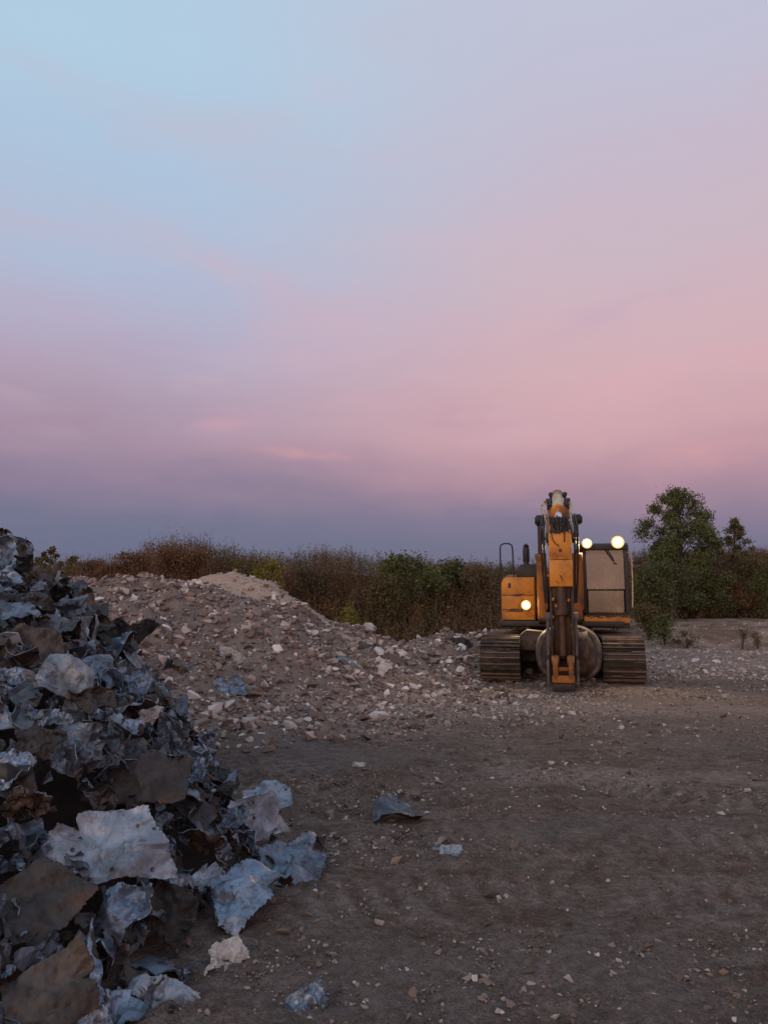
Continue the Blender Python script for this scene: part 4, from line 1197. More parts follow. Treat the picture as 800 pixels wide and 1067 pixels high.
# ------------------------------------------------------------------ excavator
def build_excavator():
    th = math.atan(ray(583, 640).x)
    r0 = 17.4
    root = bpy.data.objects.new('excavator', None)
    C.objects.link(root)
    root.location = (r0 * math.sin(th), r0 * math.cos(th), 0.0)
    root.rotation_euler = (0, 0, -th)
    root.empty_display_size = 0.3
    tagp(root, 'orange tracked excavator with lit work lamps facing the viewer on the dirt yard', 'excavator')

    def p(x, f, z):
        return Vector((x, -f, z))

    # --- tracks
    RW, AX = 0.40, 1.66
    for sx in (-1, 1):
        cx = sx * 1.165
        fr_ = B()
        fr_.prism([(-1.55, 0.30), (1.55, 0.30), (1.45, 0.62), (-1.45, 0.62)], cx - 0.20, cx + 0.20, 'x', 0.03)
        tr = fr_.build('track', [BROWN], root)
        # belt of shoes round a stadium path
        per = 4 * AX + 2 * PI * RW
        n = 45
        bl = B()

        def path(s):
            s %= per
            if s < 2 * AX:
                return (AX - s, RW + 0.46 - 0.01 + (-0.028 * math.sin(PI * s / (2 * AX)))), PI / 2
            s -= 2 * AX
            if s < PI * RW:
                a = PI / 2 + s / RW
                return (-AX + RW * math.cos(a), 0.45 + RW * math.sin(a)), a
            s -= PI * RW
            if s < 2 * AX:
                return (-AX + s, 0.45 - RW), -PI / 2
            s -= 2 * AX
            a = -PI / 2 + s / RW
            return (AX + RW * math.cos(a), 0.45 + RW * math.sin(a)), a
        for k in range(n):
            (f, z), a = path((k + 0.35) * per / n)
            e = Euler((-(a - PI / 2) * -1 * -1, 0, 0))
            # outward direction (f,z) = (cos a, sin a); shoe plate tangent to the path
            out = Vector((0, -math.cos(a), math.sin(a)))
            rot = Matrix((Vector((1, 0, 0)), out.cross(Vector((1, 0, 0))), out)).transposed().to_euler()
            c = p(cx, f, z)
            bl.box(c, (0.77, per / n * 0.93, 0.026), rot, 0.006, 0)
            tang = out.cross(Vector((1, 0, 0)))
            for t_, hgt in ((-0.060, 0.046), (0.040, 0.036)):
                bl.box(c + tang * t_ + out * (0.013 + hgt / 2), (0.765 + random.uniform(-.02, .008), 0.020, hgt + random.uniform(-.006, .006)), rot, 0.005, 1 if random.random() < .75 else 0)
            if random.random() < 0.6:
                for _ in range(3):
                    bl.box(c + Vector((random.uniform(-.3, .3), 0, 0)) + tang * random.choice((-.01, .09)) + out * .022, (random.uniform(.06, .22), .05, .03), rot, .014, 3)
            for lx in (-0.09, 0.09):
                bl.box(c - out * 0.06 + Vector((lx, 0, 0)), (0.05, per / n * 1.02, 0.085), rot, 0.01, 2)
        bl.build('track_belt', [TRACKM, TRACKW, BROWN, MUDSTEEL], tr)
        b = B().cyl(p(cx - 0.10, AX, .45), p(cx + 0.10, AX, .45), 0.32, n=28, bev=0.02)
        b.cyl(p(cx - 0.19, AX, .45), p(cx + 0.19, AX, .45), 0.13, n=20)
        b.build('idler', [BROWN], tr)
        b = B().cyl(p(cx - 0.05, -AX, .45), p(cx + 0.05, -AX, .45), 0.31, n=28)
        for k in range(15):
            a = 2 * PI * k / 15
            b.box(p(cx, -AX + 0.33 * math.cos(a), .45 + 0.33 * math.sin(a)), (0.08, 0.06, 0.07), Euler((-a, 0, 0)), .01)
        b.cyl(p(cx - 0.2, -AX, .45), p(cx + 0.2, -AX, .45), 0.18, n=24)
        b.build('sprocket', [BROWN], tr)
        for k in range(6):
            f = -1.2 + k * 0.48
            B().cyl(p(cx - 0.16, f, 0.19), p(cx + 0.16, f, 0.19), 0.10, n=18, bev=.01).build('roller', [BROWN], tr)
    # --- undercarriage
    b = B()
    b.box(p(0, 0, 0.62), (1.5, 1.5, 0.34), None, .05)
    b.prism([(-0.9, 0.42), (-0.65, 0.80), (0.65, 0.80), (0.9, 0.42), (0.78, .36), (-0.78, .36)], -1.25, -0.55, 'y', .04)
    b.prism([(-0.9, 0.42), (-0.65, 0.80), (0.65, 0.80), (0.9, 0.42), (0.78, .36), (-0.78, .36)], 0.55, 1.2, 'y', .04)
    b.build('undercarriage', [MUDSTEEL], root)
    # the tan boxy track motor cover seen between left track and bucket
    b = B().prism([(-0.80, 0.62), (-0.79, 0.92), (-0.66, 1.02), (-0.30, 0.99), (-0.30, 0.66), (-0.38, 0.60)], -1.75, -1.25, 'y', .03)
    b.build('frame_horn', [CREAM if False else MUDSTEEL], root)
    B().cyl(p(0, 0, .78), p(0, 0, 1.06), 0.66, n=40).build('swing_ring', [BROWN], root)

    # --- house
    b = B()
    b.box(p(0, -0.6, 1.12), (2.5, 3.3, 0.12), None, .02)
    b.prism([(-1.0, 1.04), (1.05, 1.04), (1.1, 1.18), (-1.0, 1.18)], -1.2, 1.38, 'x', .02)
    hs = b.build('deck', [DARKPAINT], root)
    # storage box and engine side, rounded upper corner
    def side_prof(x0, x1, z0, z1, r):
        pr = [(x0, z0), (x1, z0), (x1, z1)]
        for k in range(7):
            a = PI / 2 + k * PI / 12
            pr.append((x0 + r + r * math.cos(a), z1 - r + r * math.sin(a)))
        return pr
    eb = B().prism(side_prof(-1.19, -0.50, 1.19, 2.08, 0.15), -0.98, 1.7, 'y', .012).build('storage_box', [ORANGE], root)
    for z0, z1 in ((1.195, 1.40), (1.412, 1.70), (1.712, 2.05)):
        pr = side_prof(-1.175, -0.515, z0, z1, 0.13 if z1 > 2 else 0.008)
        B().prism(pr, -1.004, -0.97, 'y', .008).build('door_panel', [ORANGE], eb)
    B().box(p(-1.02, 1.012, 1.91), (0.05, 0.02, 0.10), None, .006).build('latch', [DARKPAINT], eb)
    for z_, xa, xb in ((1.706, -1.17, -.52), (1.406, -1.17, -.72)):
        jr = random.Random(int(z_ * 100))
        xs_ = [xa + (xb - xa) * i / 22 for i in range(23)]
        pr = [(x, z_ + jr.uniform(.002, .016) + (.012 if 8 < i < 16 else 0)) for i, x in enumerate(xs_)] + [(x, z_ - jr.uniform(.002, .014) - (.014 if 6 < i < 14 else 0)) for i, x in reversed(list(enumerate(xs_)))]
        B().prism(pr, -1.008, -0.99, 'y', 0).build('rust_seam', [BROWN], eb)
    B().box(p(-0.93, 1.008, 1.375), (0.34, 0.012, 0.022), None, .004).build('door_gap', [DARKPAINT], eb)
    b = B().box(p(-0.75, -0.55, 1.66), (0.9, 2.1, 0.9), None, .05)
    b.box(p(0.35, -1.0, 1.66), (1.5, 1.4, 0.98), None, .06)
    b.build('engine_hood', [ORANGE_DIRTY], root)
    b = B().prism([(1.55, 1.15), (2.55, 1.25), (2.66, 1.5), (2.66, 2.05), (2.5, 2.22), (1.62, 2.22)], -1.28, 1.28, 'x', .06)
    b.build('counterweight', [ORANGE_DIRTY], root)
    b = B().prism([(-0.90, 2.085), (-0.90, 2.22), (-0.80, 2.37), (-0.40, 2.37), (-0.30, 2.085)], -0.60, 0.7, 'y', .02)
    b.build('air_box', [DARKPAINT], root)
    b = B().cyl(p(-0.69, 0.25, 2.36), p(-0.69, 0.25, 2.73), 0.062, n=20)
    b.cyl(p(-0.69, 0.25, 2.44), p(-0.69, 0.25, 2.74), 0.073, n=20, bev=.02)
    b.tube([p(-0.69, 0.25, 2.72), p(-0.69, 0.24, 2.77), p(-0.69, 0.19, 2.81)], [0.072, 0.066, 0.045], n=18)
    b.build('exhaust_stack', [DARKPAINT], root)
    b = B().tube([p(-1.20, 0.9, 1.30), p(-1.205, 0.9, 2.0), p(-1.205, 0.9, 2.70), p(-1.19, 0.9, 2.77), p(-1.13, 0.9, 2.80), p(-1.02, 0.9, 2.80), p(-0.96, 0.9, 2.76), p(-0.945, 0.9, 2.68), p(-0.93, 0.9, 2.05)], 0.017, n=8)
    b.build('handrail', [RUBBER], root)
    # inner frames for the boom foot
    b = B()
    for sx in (-1, 1):
        b.prism([(-1.05, 1.15), (0.6, 1.15), (0.3, 1.5), (-0.05, 1.85), (-0.4, 1.88), (-0.75, 1.5)], sx * 0.33 - .03, sx * 0.33 + .03, 'x', .01)
    b.build('boom_bracket', [ORANGE_DIRTY], root)

    # --- cab
    cb = bpy.data.objects.new('cab', None)
    x0, x1, f0, f1 = 0.46, 1.40, -0.75, 1.0
    b = B()
    for (x, f) in ((x0 + .045, f1 - .04), (x1 - .045, f1 - .04), (x0 + .045, f0 + .04), (x1 - .045, f0 + .04), (x1 - .035, 0.12)):
        w_ = 0.095 if f > 0.5 else 0.08
        b.prism([(-(f - .04), 1.34), (-(f + .04), 1.34), (-(f + .035 - (0.06 if f > .5 else 0)), 2.66), (-(f - .045 - (0.06 if f > .5 else 0)), 2.66)], x - w_ / 2, x + w_ / 2, 'x', .015)
    b.box(p((x0 + x1) / 2, f0 + .02, 1.75), (x1 - x0 - .1, 0.05, 0.85), None, .01)
    b.box(p(x0 + .03, 0.12, 1.62), (0.05, 1.6, 0.6), None, .01)
    cab_o = b.build('cab', [DARKPAINT], root)
    B().prism([(-(f1 - .03), 2.64), (-(f1 - .06), 2.72), (-(f1 - .18), 2.78), (-(f0 + .1), 2.80), (-f0, 2.70), (-f0, 2.64)], x0 - .005, x1 + .005, 'x', .02).build('cab_roof', [DARKPAINT], cab_o)
    b = B().box(p(0.925, f1 - 0.01, 1.215), (0.90, 0.10, 0.17), None, .02)
    b.build('front_sill', [ORANGE], cab_o)
    b = B()
    for xx, w_, zz in ((0.70, .20, 1.27), (0.80, .13, 1.25), (1.20, .13, 1.155), (0.62, .1, 1.15), (0.98, .12, 1.155)):
        b.box(p(xx, f1 + 0.036, zz), (w_, 0.014, 0.03), Euler((0, random.uniform(-.35, .35), 0)), .006)
    jr = random.Random(4)
    for za, zb, up_ in ((1.30, 1.262, 1), (1.13, 1.158, -1)):
        xs_ = [.49 + .87 * i / 28 for i in range(29)]
        pr = [(x, za) for x in xs_] + [(x, zb + jr.uniform(-.018, .022)) for x in reversed(xs_)]
        b.prism(pr, -(f1 + .044), -(f1 + .030), 'y', 0)
    b.build('rust_flake', [BROWN], cab_o)
    B().box(p(0.93, f1 - .03, 1.325), (0.84, 0.05, 0.03), None, .006).build('lower_frame', [DARKPAINT], cab_o)
    up = B()
    up.prism([(-(f1 - .045), 1.83), (-(f1 - .037), 1.83), (-(f1 - .10), 2.645), (-(f1 - .108), 2.645)], x0 + .10, x1 - .10, 'x', 0)
    up.build('windscreen', [GLASS], cab_o)
    B().box(p(0.93, f1 - .036, 1.815), (0.74, 0.03, 0.022), None, .004).build('window_rail', [DARKPAINT], cab_o)
    lo = B().box(p(0.93, f1 - .040, 1.575), (0.70, 0.008, 0.44), None, 0).build('lower_window', [GLASS], cab_o)
    B().prism([(-0.95, 1.36), (0.7, 1.36), (0.7, 2.62), (-0.88, 2.62)], x1 - .040, x1 - .034, 'x', 0).build('side_window', [GLASS], cab_o)
    b = B().tube([p(0.93, f1 - 0.035, 2.66), p(1.02, f1 - .04, 2.52), p(1.10, f1 - .05, 2.40)], 0.010, n=6)
    b.tube([p(0.98, f1 - 0.035, 2.66), p(1.07, f1 - .035, 2.50), p(1.12, f1 - .045, 2.385)], 0.008, n=6)
    b.tube([p(1.10, f1 - .045, 2.36), p(1.165, f1 - .045, 2.345)], 0.012, n=6)
    b.build('wiper', [RUBBER], cab_o)
    # inside
    b = B().box(p(0.93, -0.15, 1.55), (0.5, 0.5, 0.14), None, .05)
    b.box(p(0.93, -0.42, 1.92), (0.48, 0.13, 0.66), Euler((R(8), 0, 0)), .05)
    b.box(p(0.93, -0.44, 2.34), (0.28, 0.1, 0.18), None, .04)
    b.build('seat', [SEATM], cab_o)
    b = B().box(p(0.72, 0.28, 1.62), (0.14, 0.3, 0.3), None, .03)
    b.box(p(1.14, 0.28, 1.62), (0.14, 0.3, 0.3), None, .03)
    b.tube([p(0.72, 0.34, 1.75), p(0.74, 0.40, 2.0)], .016); b.tube([p(1.14, 0.34, 1.75), p(1.12, 0.40, 2.0)], .016)
    b.build('console', [DARKPAINT], cab_o)
    # mirror and its pole
    b = B().tube([p(1.38, 0.92, 2.58), p(1.43, 0.98, 2.56), p(1.455, 1.0, 2.48), p(1.455, 1.0, 1.9), p(1.44, 0.98, 1.45)], 0.014, n=8)
    b.tube([p(1.455, 1.0, 2.40), p(1.50, 1.0, 2.41)], .011, n=6)
    mp_ = b.build('mirror_pole', [CREAM], cab_o)
    B().prism([(1.49, 2.33), (1.64, 2.33), (1.645, 2.345), (1.645, 2.46), (1.63, 2.475), (1.50, 2.47)], -1.02, -0.965, 'y', .012).build('mirror', [RUBBER], cab_o)

    # --- lamps
    def lamp(x, f, z, r, yaw=0):
        b = B().cyl(p(x, f - 0.09, z), p(x, f - 0.005, z), r * 0.8, r * 1.1, n=20)
        b.box(p(x, f - 0.06, z - r * 1.15), (0.04, 0.05, 0.06), None, .006)
        h = b.build('work_lamp', [DARKPAINT], root)
        rows = []
        for k in range(5):
            a = k / 4 * PI / 2
            rr = r * math.cos(a) + 1e-4
            rows.append([p(x + rr * math.cos(t), f + 0.045 * math.sin(a), z + rr * math.sin(t)) for t in [2 * PI * j / 20 for j in range(20)]])
        b = B(); b.grid(rows, close=True)
        b.build('lens', [LAMP], h)
        b = B().cyl(p(x, f - 0.012, z), p(x, f + 0.006, z), r * 1.75, r * 1.70, n=24, bev=.004)  # added halo discs: the lamp's glow built as emissive shapes
        b.build('lamp_halo', [GLOW_RING], h)
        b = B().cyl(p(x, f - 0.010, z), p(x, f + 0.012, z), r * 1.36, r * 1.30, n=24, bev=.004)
        b.build('inner_lamp_halo', [GLOW_RING2], h)
    lamp(0.58, 1.07, 2.765, 0.060)
    lamp(1.19, 1.07, 2.78, 0.074)
    lamp(-0.68, 1.09, 1.50, 0.058)

    # --- boom
    cx = 0.02
    bm_prof = [(0.28, 1.40), (0.50, 1.48), (1.02, 2.40), (1.52, 2.98), (2.02, 2.95), (2.98, 2.58), (3.10, 2.72), (3.02, 2.86), (2.10, 3.36), (1.62, 3.55), (1.20, 3.52), (0.78, 2.95), (0.20, 1.80), (0.15, 1.55)]
    b = B().prism([(-f, z) for f, z in bm_prof], cx - 0.21, cx + 0.21, 'x', .02)
    boom = b.build('boom', [ORANGE_DIRTY], root)
    for sx in (-1, 1):
        b = B()
        b.cyl(p(cx + sx * 0.21, 1.45, 3.22), p(cx + sx * 0.47, 1.45, 3.22), 0.075, n=20)
        b.cyl(p(cx + sx * 0.30, 1.45, 3.22), p(cx + sx * 0.445, 1.45, 3.22), 0.115, n=24, bev=.02)
        b.build('boom_pin', [RUBBER], boom)
    # top clutter: hose clamps and steel pipes on the boom's back
    b = B()
    for sx in (-1, 1):
        b.tube([p(cx + sx * .13, 0.9, 3.15), p(cx + sx * .14, 1.25, 3.62), p(cx + sx * .15, 1.6, 3.66), p(cx + sx * .16, 2.1, 3.44)], 0.022, n=8, smooth_n=4)
        b.tube([p(cx + sx * .18, 0.9, 3.05), p(cx + sx * .19, 1.25, 3.57), p(cx + sx * .20, 1.6, 3.61), p(cx + sx * .20, 2.1, 3.38)], 0.018, n=8, smooth_n=4)
        b.box(p(cx + sx * .135, 1.5, 3.73), (0.085, 0.12, 0.12), Euler((0, sx * .4, 0)), .03)
        b.box(p(cx + sx * .20, 1.75, 3.56), (0.08, 0.12, 0.13), None, .02)
    b.build('hose_clamp', [RUBBER], boom)
    b = B()
    b.tube([p(-.24, 2.0, 3.42), p(-.30, 2.1, 3.46), p(-.295, 2.2, 3.30), p(-.24, 2.4, 3.1)], 0.010, n=6, smooth_n=5)
    b.tube([p(-.19, 1.9, 3.48), p(-.26, 2.0, 3.55), p(-.24, 2.3, 3.3), p(-.20, 2.7, 2.95), p(-.22, 2.9, 2.72)], 0.018, n=6, smooth_n=5)
    b.tube([p(.22, 1.9, 3.48), p(.27, 2.0, 3.52), p(.25, 2.3, 3.3), p(.26, 2.7, 2.95), p(.29, 2.9, 2.72)], 0.018, n=6, smooth_n=5)
    b.build('hose', [CREAM], boom)
    b = B()
    for sx, o_ in ((-1, -.02), (1, .07)):
        for q_ in (0, .05):
            b.tube([p(o_ + sx * (.20 + q_), 2.2, 3.25), p(o_ + sx * (.235 + q_), 2.85, 2.92), p(o_ + sx * (.23 + q_), 3.02, 2.6), p(o_ + sx * (.215 + q_), 2.98, 2.1), p(o_ + sx * (.20 + q_ * .6), 2.95, 1.55)], 0.021, n=8, smooth_n=5)
    b.build('hydraulic_hose', [RUBBER], boom)
    # boom cylinders
    for x in (-0.355, 0.365):
        bot, top = p(x, 1.10, 1.22), p(x, 1.45, 3.22)
        d = (top - bot)
        b = B().cyl(bot, bot + d * 0.64, 0.092, n=24)
        b.cyl(bot + d * 0.60, bot + d * 0.665, 0.112, n=24, bev=.012)
        b.tube([bot + d * .1 + Vector((0.10, 0, 0)), bot + d * .6 + Vector((0.10, 0, 0))], 0.016)
        c_ = b.build('boom_cylinder', [ORANGE_DIRTY], root)
        B().cyl(bot + d * 0.66, top, 0.05, n=18).build('rod', [BROWN], c_)
        B().cyl(bot + Vector((-.07, 0, 0)), bot + Vector((.07, 0, 0)), .10, n=18).build('pin', [BROWN], c_)
    # stick cylinder on the boom's back, rod towards the viewer
    A0, A1 = p(.01, 1.42, 3.74), p(.02, 3.16, 3.00)
    d = A1 - A0
    b = B().cyl(A0, A0 + d * 0.60, 0.108, n=28, bev=.01)
    b.cyl(A0, A0 + d * 0.02, .12, n=24)
    sc_ = b.build('stick_cylinder', [CREAM], root)
    B().cyl(A0 + d * 0.585, A0 + d * 0.66, 0.137, 0.128, n=28, bev=.02).build('gland', [ORANGE], sc_)
    B().cyl(A0 + d * 0.655, A0 + d * 0.93, 0.066, n=24).build('rod', [CHROME], sc_)
    B().cyl(p(-.08, 3.16, 3.0), p(.12, 3.16, 3.0), .085, n=20, bev=.015).build('rod_eye', [BROWN], sc_)

    # --- stick
    sx0, sx1 = -0.165, 0.235
    scx = 0.035
    b = B()
    prof = [(3.02, 3.08), (3.22, 3.10), (3.27, 2.92), (3.22, 2.70), (3.16, 1.9), (3.06, 1.0), (3.0, 0.55), (2.86, 0.55), (2.84, 1.0), (2.82, 1.9), (2.80, 2.55), (2.90, 2.85)]
    b.prism([(-f, z) for f, z in prof], scx - 0.155, scx + 0.155, 'x', .015)
    st = b.build('stick', [BROWN], root)
    b = B()
    for s_ in (-1, 1):
        b.prism([(-f, z) for f, z in [(3.0, 3.06), (3.27, 3.02), (3.30, 2.7), (3.10, 2.6), (2.95, 2.75)]], scx + s_ * .11 - .025, scx + s_ * .11 + .025, 'x', .01)
        b.cyl(p(scx + s_ * .02, 3.0, 2.74), p(scx + s_ * .25, 3.0, 2.74), 0.10, n=20, bev=.015)
    b.build('stick_ear', [DARKPAINT], st)
    g = B()
    for z0, z1, df in ((2.325, 2.82, 0.0), (1.845, 2.318, 0.0)):
        f_a = 3.335 - (2.82 - z0) * .055; f_b = 3.335 - (2.82 - z1) * .055
        g.prism([(-f_a, z0), (-f_b, z1), (-(f_b - .025), z1), (-(f_a - .025), z0)], sx0, sx1, 'x', .008)
    for xx in (sx0 + .012, sx1 - .012):
        g.prism([(-3.27, 1.845), (-3.325, 2.82), (-3.14, 2.80), (-3.09, 1.87)], xx - .011, xx + .011, 'x', .004)
    gd = g.build('cylinder_guard', [ORANGE], st)
    b = B()
    b.tube([p(-.11, 3.345, 2.80), p(-.10, 3.347, 2.70), p(-.05, 3.345, 2.62), p(.02, 3.342, 2.56)], .009, n=6, smooth_n=4)
    b.tube([p(.11, 3.35, 2.84), p(.115, 3.347, 2.72), p(.11, 3.345, 2.64)], .010, n=6)
    b.cyl(p(.035, 3.315, 2.49), p(.035, 3.335, 2.49), .028, n=14)
    b.prism([(.00, 2.07), (.05, 2.02), (.065, 1.96), (.03, 2.01)], -3.312, -3.285, 'y', .003)
    b.build('guard_mark', [DARKPAINT], gd)
    b = B()
    for k in range(9):
        xx = scx - .17 + .043 * k
        b.tube([p(xx, 3.22, 3.12 - .02 * (k % 3)), p(xx + .03 * math.sin(k * 2.1), 3.31 + .02 * (k % 2), 2.99), p(xx + .04 * math.cos(k * 1.7), 3.34, 2.90), p(xx + .03 * math.sin(k), 3.36, 2.80 + .05 * math.sin(k * 3.1))], 0.019, n=7, smooth_n=3)
    b.build('hose_bundle', [RUBBER], st)
    # bucket cylinder under the guard
    b = B().cyl(p(scx, 3.16, 2.5), p(scx, 3.17, 1.35), 0.095, n=24)
    b.cyl(p(scx, 3.17, 1.42), p(scx, 3.17, 1.33), 0.115, n=24, bev=.01)
    bc = b.build('bucket_cylinder', [BROWN], st)
    B().cyl(p(scx, 3.17, 1.33), p(scx, 3.15, 0.62), 0.062, n=20).build('rod', [BROWN], bc)
    b = B()
    for xx, z in ((-.11, 1.62), (.16, 1.60), (-.06, 1.5), (-.13, 1.30), (.10, 1.44)):
        b.box(p(xx, 3.19, z), (0.05, 0.05, 0.06), Euler((0, .3, 0)), .012)
    b.build('grease_fitting', [ORANGE_DIRTY], st)
    b = B()
    for s_ in (-1, 1):
        b.prism([(-3.24, 1.30), (-3.10, 1.84), (-2.86, 1.84), (-2.90, 0.6), (-3.2, 0.6)], scx + s_ * .185 - .022, scx + s_ * .185 + .022, 'x', .008)
    b.build('stick_plate', [DARKPAINT], st)
    # links: grey side arms and the orange yoke
    for s_, xx in ((-1, -0.215), (1, 0.275)):
        b = B().prism([(-(3.02), 0.62), (-(3.14), 0.62), (-(3.12), 1.36), (-(3.00), 1.38)], xx - .028, xx + .028, 'x', .012)
        b.cyl(p(xx - .045, 3.07, 1.3), p(xx + .045, 3.07, 1.3), .085, n=18)
        b.cyl(p(xx - .045, 3.07, 1.02), p(xx + .045, 3.07, 1.02), .05, n=18)
        b.build('side_link', [GREYSTEEL], st)
        b = B().prism([(-3.24, 0.10), (-3.30, 0.45), (-3.24, .56), (-3.10, .5), (-3.08, .1)], xx + s_ * .012 - .022, xx + s_ * .012 + .022, 'x', .01)
        b.build('side_link', [GREYSTEEL], st)
    b = B()
    for s_ in (-1, 1):
        xx = scx + s_ * 0.135
        b.prism([(-3.24, .20), (-3.29, .40), (-3.27, .58), (-3.16, .64), (-3.06, .52), (-3.08, .20)], xx - .045, xx + .045, 'x', .02)
        b.cyl(p(xx - .065, 3.18, .54), p(xx + .065, 3.18, .54), .085, n=20, bev=.015)
    b.box(p(scx, 3.16, .21), (0.40, 0.16, 0.13), None, .02)
    b.box(p(scx, 3.10, .38), (0.24, 0.08, 0.07), None, .015)
    yk = b.build('bucket_yoke', [ORANGE_DIRTY], st)
    b = B()
    b.prism([(-.16, .14), (-.15, .0), (-.06, -.03), (.06, -.02), (.2, -.03), (.235, .02), (.235, .14)], -3.2, -2.9, 'y', .015)
    b.build('thumb_tip', [RUBBER], st)

    # --- bucket: rounded shell, heel towards the viewer
    bx, bz = 0.145, 0.60
    EX = 0.80

    def shell(s_, a, k=1.0):
        g_ = math.cos(s_ * PI / 2 * 0.93) ** 0.5
        ca, sa = math.cos(a), math.sin(a)
        x = bx + 0.545 * g_ * k * math.copysign(abs(ca) ** EX, ca)
        z = bz + 0.485 * g_ * k * math.copysign(abs(sa) ** EX, sa)
        f = 2.12 + 0.55 * math.sin(s_ * PI / 2)
        nz = float(fbm(x * 1.0 + 3, z + f + 7, 6, 131, 3)) - .5
        return x, f + 0.07 * nz, z + 0.03 * nz
    rows = []
    for i in range(22):
        rows.append([p(*shell(i / 21, 2 * PI * j / 64)) for j in range(64)])
    b = B(); vs = b.grid(rows, close=True)
    b.bm.faces.new(vs[-1])
    bk = b.build('bucket', [MUDSTEEL], root)
    md = bk.modifiers.new('thick', 'SOLIDIFY'); md.thickness = 0.03; md.offset = -1
    rows = []
    for f, k in ((2.06, .97), (2.06, 1.0), (2.24, 1.015), (2.36, 0.995), (2.41, 0.95), (2.415, 0.86), (2.38, .80)):
        row = []
        for j in range(64):
            a = 2 * PI * j / 64
            ca, sa = math.cos(a), math.sin(a)
            kk = k * (1 + 0.02 * (float(vnoise(a * 3 + 10, f, 1.5, 3)) - .5))
            row.append(p(bx + 0.60 * kk * math.copysign(abs(ca) ** EX, ca), f + .04 * (float(vnoise(a * 4 + 5, 2, 1.3, 8)) - .5), bz + 0.53 * kk * math.copysign(abs(sa) ** EX, sa)))
        rows.append(row)
    b = B(); b.grid(rows, close=True)
    b.build('bucket_rim', [GREYSTEEL], bk)
    for xo in (-0.30, 0.30):
        rows = []
        for k in range(17):
            a = -1.25 + 2.5 * k / 16
            zz = 0.46 * math.sin(a) / math.sin(1.25)
            ff = 2.10 + 0.62 * math.sqrt(max(0.04, 1 - (xo / .62) ** 2 - (zz / .56) ** 2)) ** 0.9 + .03
            hw = .055 * (0.6 + .4 * math.cos(a))
            rows.append([p(bx + xo + q, ff + d_, bz + zz) for q, d_ in ((-hw, -.05), (-hw, 0.0), (hw, 0.0), (hw, -.05))])
        b = B(); b.grid(rows, close=True); b.build('wear_strip', [BROWN], bk)
    for k in range(5):
        xx = bx - 0.44 + k * 0.22
        B().prism([(xx - .05, .12), (xx + .05, .12), (xx + .035, .05), (xx - .035, .05)], -2.1, -1.88, 'y', .01).build('tooth', [GREYSTEEL], bk)
    b = B()
    for s_ in (-1, 1):
        b.prism([(-2.55, 1.05), (-2.95, .72), (-3.0, .55), (-2.85, .45), (-2.5, .6)], scx + s_ * .24 - .025, scx + s_ * .24 + .025, 'x', .012)
    b.build('bucket_ear', [MUDSTEEL], bk)

    # --- beams of the lit lamps
    M = Matrix.Translation(root.location) @ Matrix.Rotation(-th, 4, 'Z')
    for x, f, z, e in ((0.58, 1.20, 2.765, 150), (1.19, 1.20, 2.78, 210), (-0.68, 1.22, 1.50, 130)):
        l = bpy.data.lights.new('work_lamp_beam', 'SPOT')
        l.energy = e; l.spot_size = R(120); l.spot_blend = 0.8; l.color = (1.0, 0.72, 0.40); l.shadow_soft_size = 0.05
        lo_ = bpy.data.objects.new('work_lamp_beam', l); C.objects.link(lo_)
        lo_.location = M @ p(x, f, z)
        lo_.rotation_euler = (M.to_3x3() @ Vector((0, -1, -0.45))).to_track_quat('-Z', 'Y').to_euler()
    return root


build_excavator()


# ------------------------------------------------------------------ vegetation
def leaf_quads(P, S, rg, aspect=0.55, droop=0.0):
    n = len(P)
    d = rg.normal(size=(n, 3)); d[:, 2] -= droop
    d /= np.linalg.norm(d, axis=1)[:, None]
    e = np.cross(d, rg.normal(size=(n, 3))); e /= np.linalg.norm(e, axis=1)[:, None] + 1e-9
    a = d * S[:, None]; b = e * S[:, None] * aspect * 0.5
    V = np.stack([P, P + a * 0.45 + b, P + a, P + a * 0.45 - b], 1).reshape(-1, 3)
    F = np.arange(4 * n).reshape(n, 4)
    return V, F


def leaf_mat(name, stops):
    m, nt, b = new_mat(name)
    g = nd(nt, 'ShaderNodeNewGeometry')
    c = ramp(nt, g.outputs['Random Per Island'], stops)
    nt.links.new(c, b.inputs['Base Color'])
    b.inputs['Roughness'].default_value = 0.7
    b.inputs['Specular IOR Level'].default_value = 0.2
    tr = nd(nt, 'ShaderNodeBsdfTranslucent'); nt.links.new(c, tr.inputs['Color'])
    mx = nd(nt, 'ShaderNodeMixShader', Fac=0.25)
    nt.links.new(b.outputs[0], mx.inputs[1]); nt.links.new(tr.outputs[0], mx.inputs[2])
    nt.links.new(mx.outputs[0], nt.nodes['Material Output'].inputs['Surface'])
    return m


LF_GREEN = leaf_mat('green_leaves', [(0, (0.042, 0.052, 0.02)), (0.5, (0.078, 0.094, 0.032)), (0.9, (0.13, 0.14, 0.045)), (1, (0.19, 0.17, 0.06))])
LF_DARK = leaf_mat('dark_green_leaves', [(0, (0.036, 0.043, 0.02)), (0.6, (0.074, 0.086, 0.034)), (1, (0.135, 0.142, 0.056))])
LF_TREE = leaf_mat('tree_leaves', [(0, (0.05, 0.06, 0.026)), (0.5, (0.098, 0.115, 0.045)), (1, (0.18, 0.19, 0.075))])
LF_YEL = leaf_mat('yellow_green_leaves', [(0, (0.10, 0.094, 0.026)), (0.6, (0.19, 0.165, 0.036)), (1, (0.30, 0.23, 0.042))])
LF_RED = leaf_mat('red_brown_weeds', [(0, (0.075, 0.04, 0.022)), (0.6, (0.145, 0.078, 0.04)), (1, (0.23, 0.135, 0.065))])
LF_OLIVE = leaf_mat('olive_weeds', [(0, (0.055, 0.046, 0.018)), (0.6, (0.105, 0.088, 0.034)), (1, (0.17, 0.14, 0.055))])
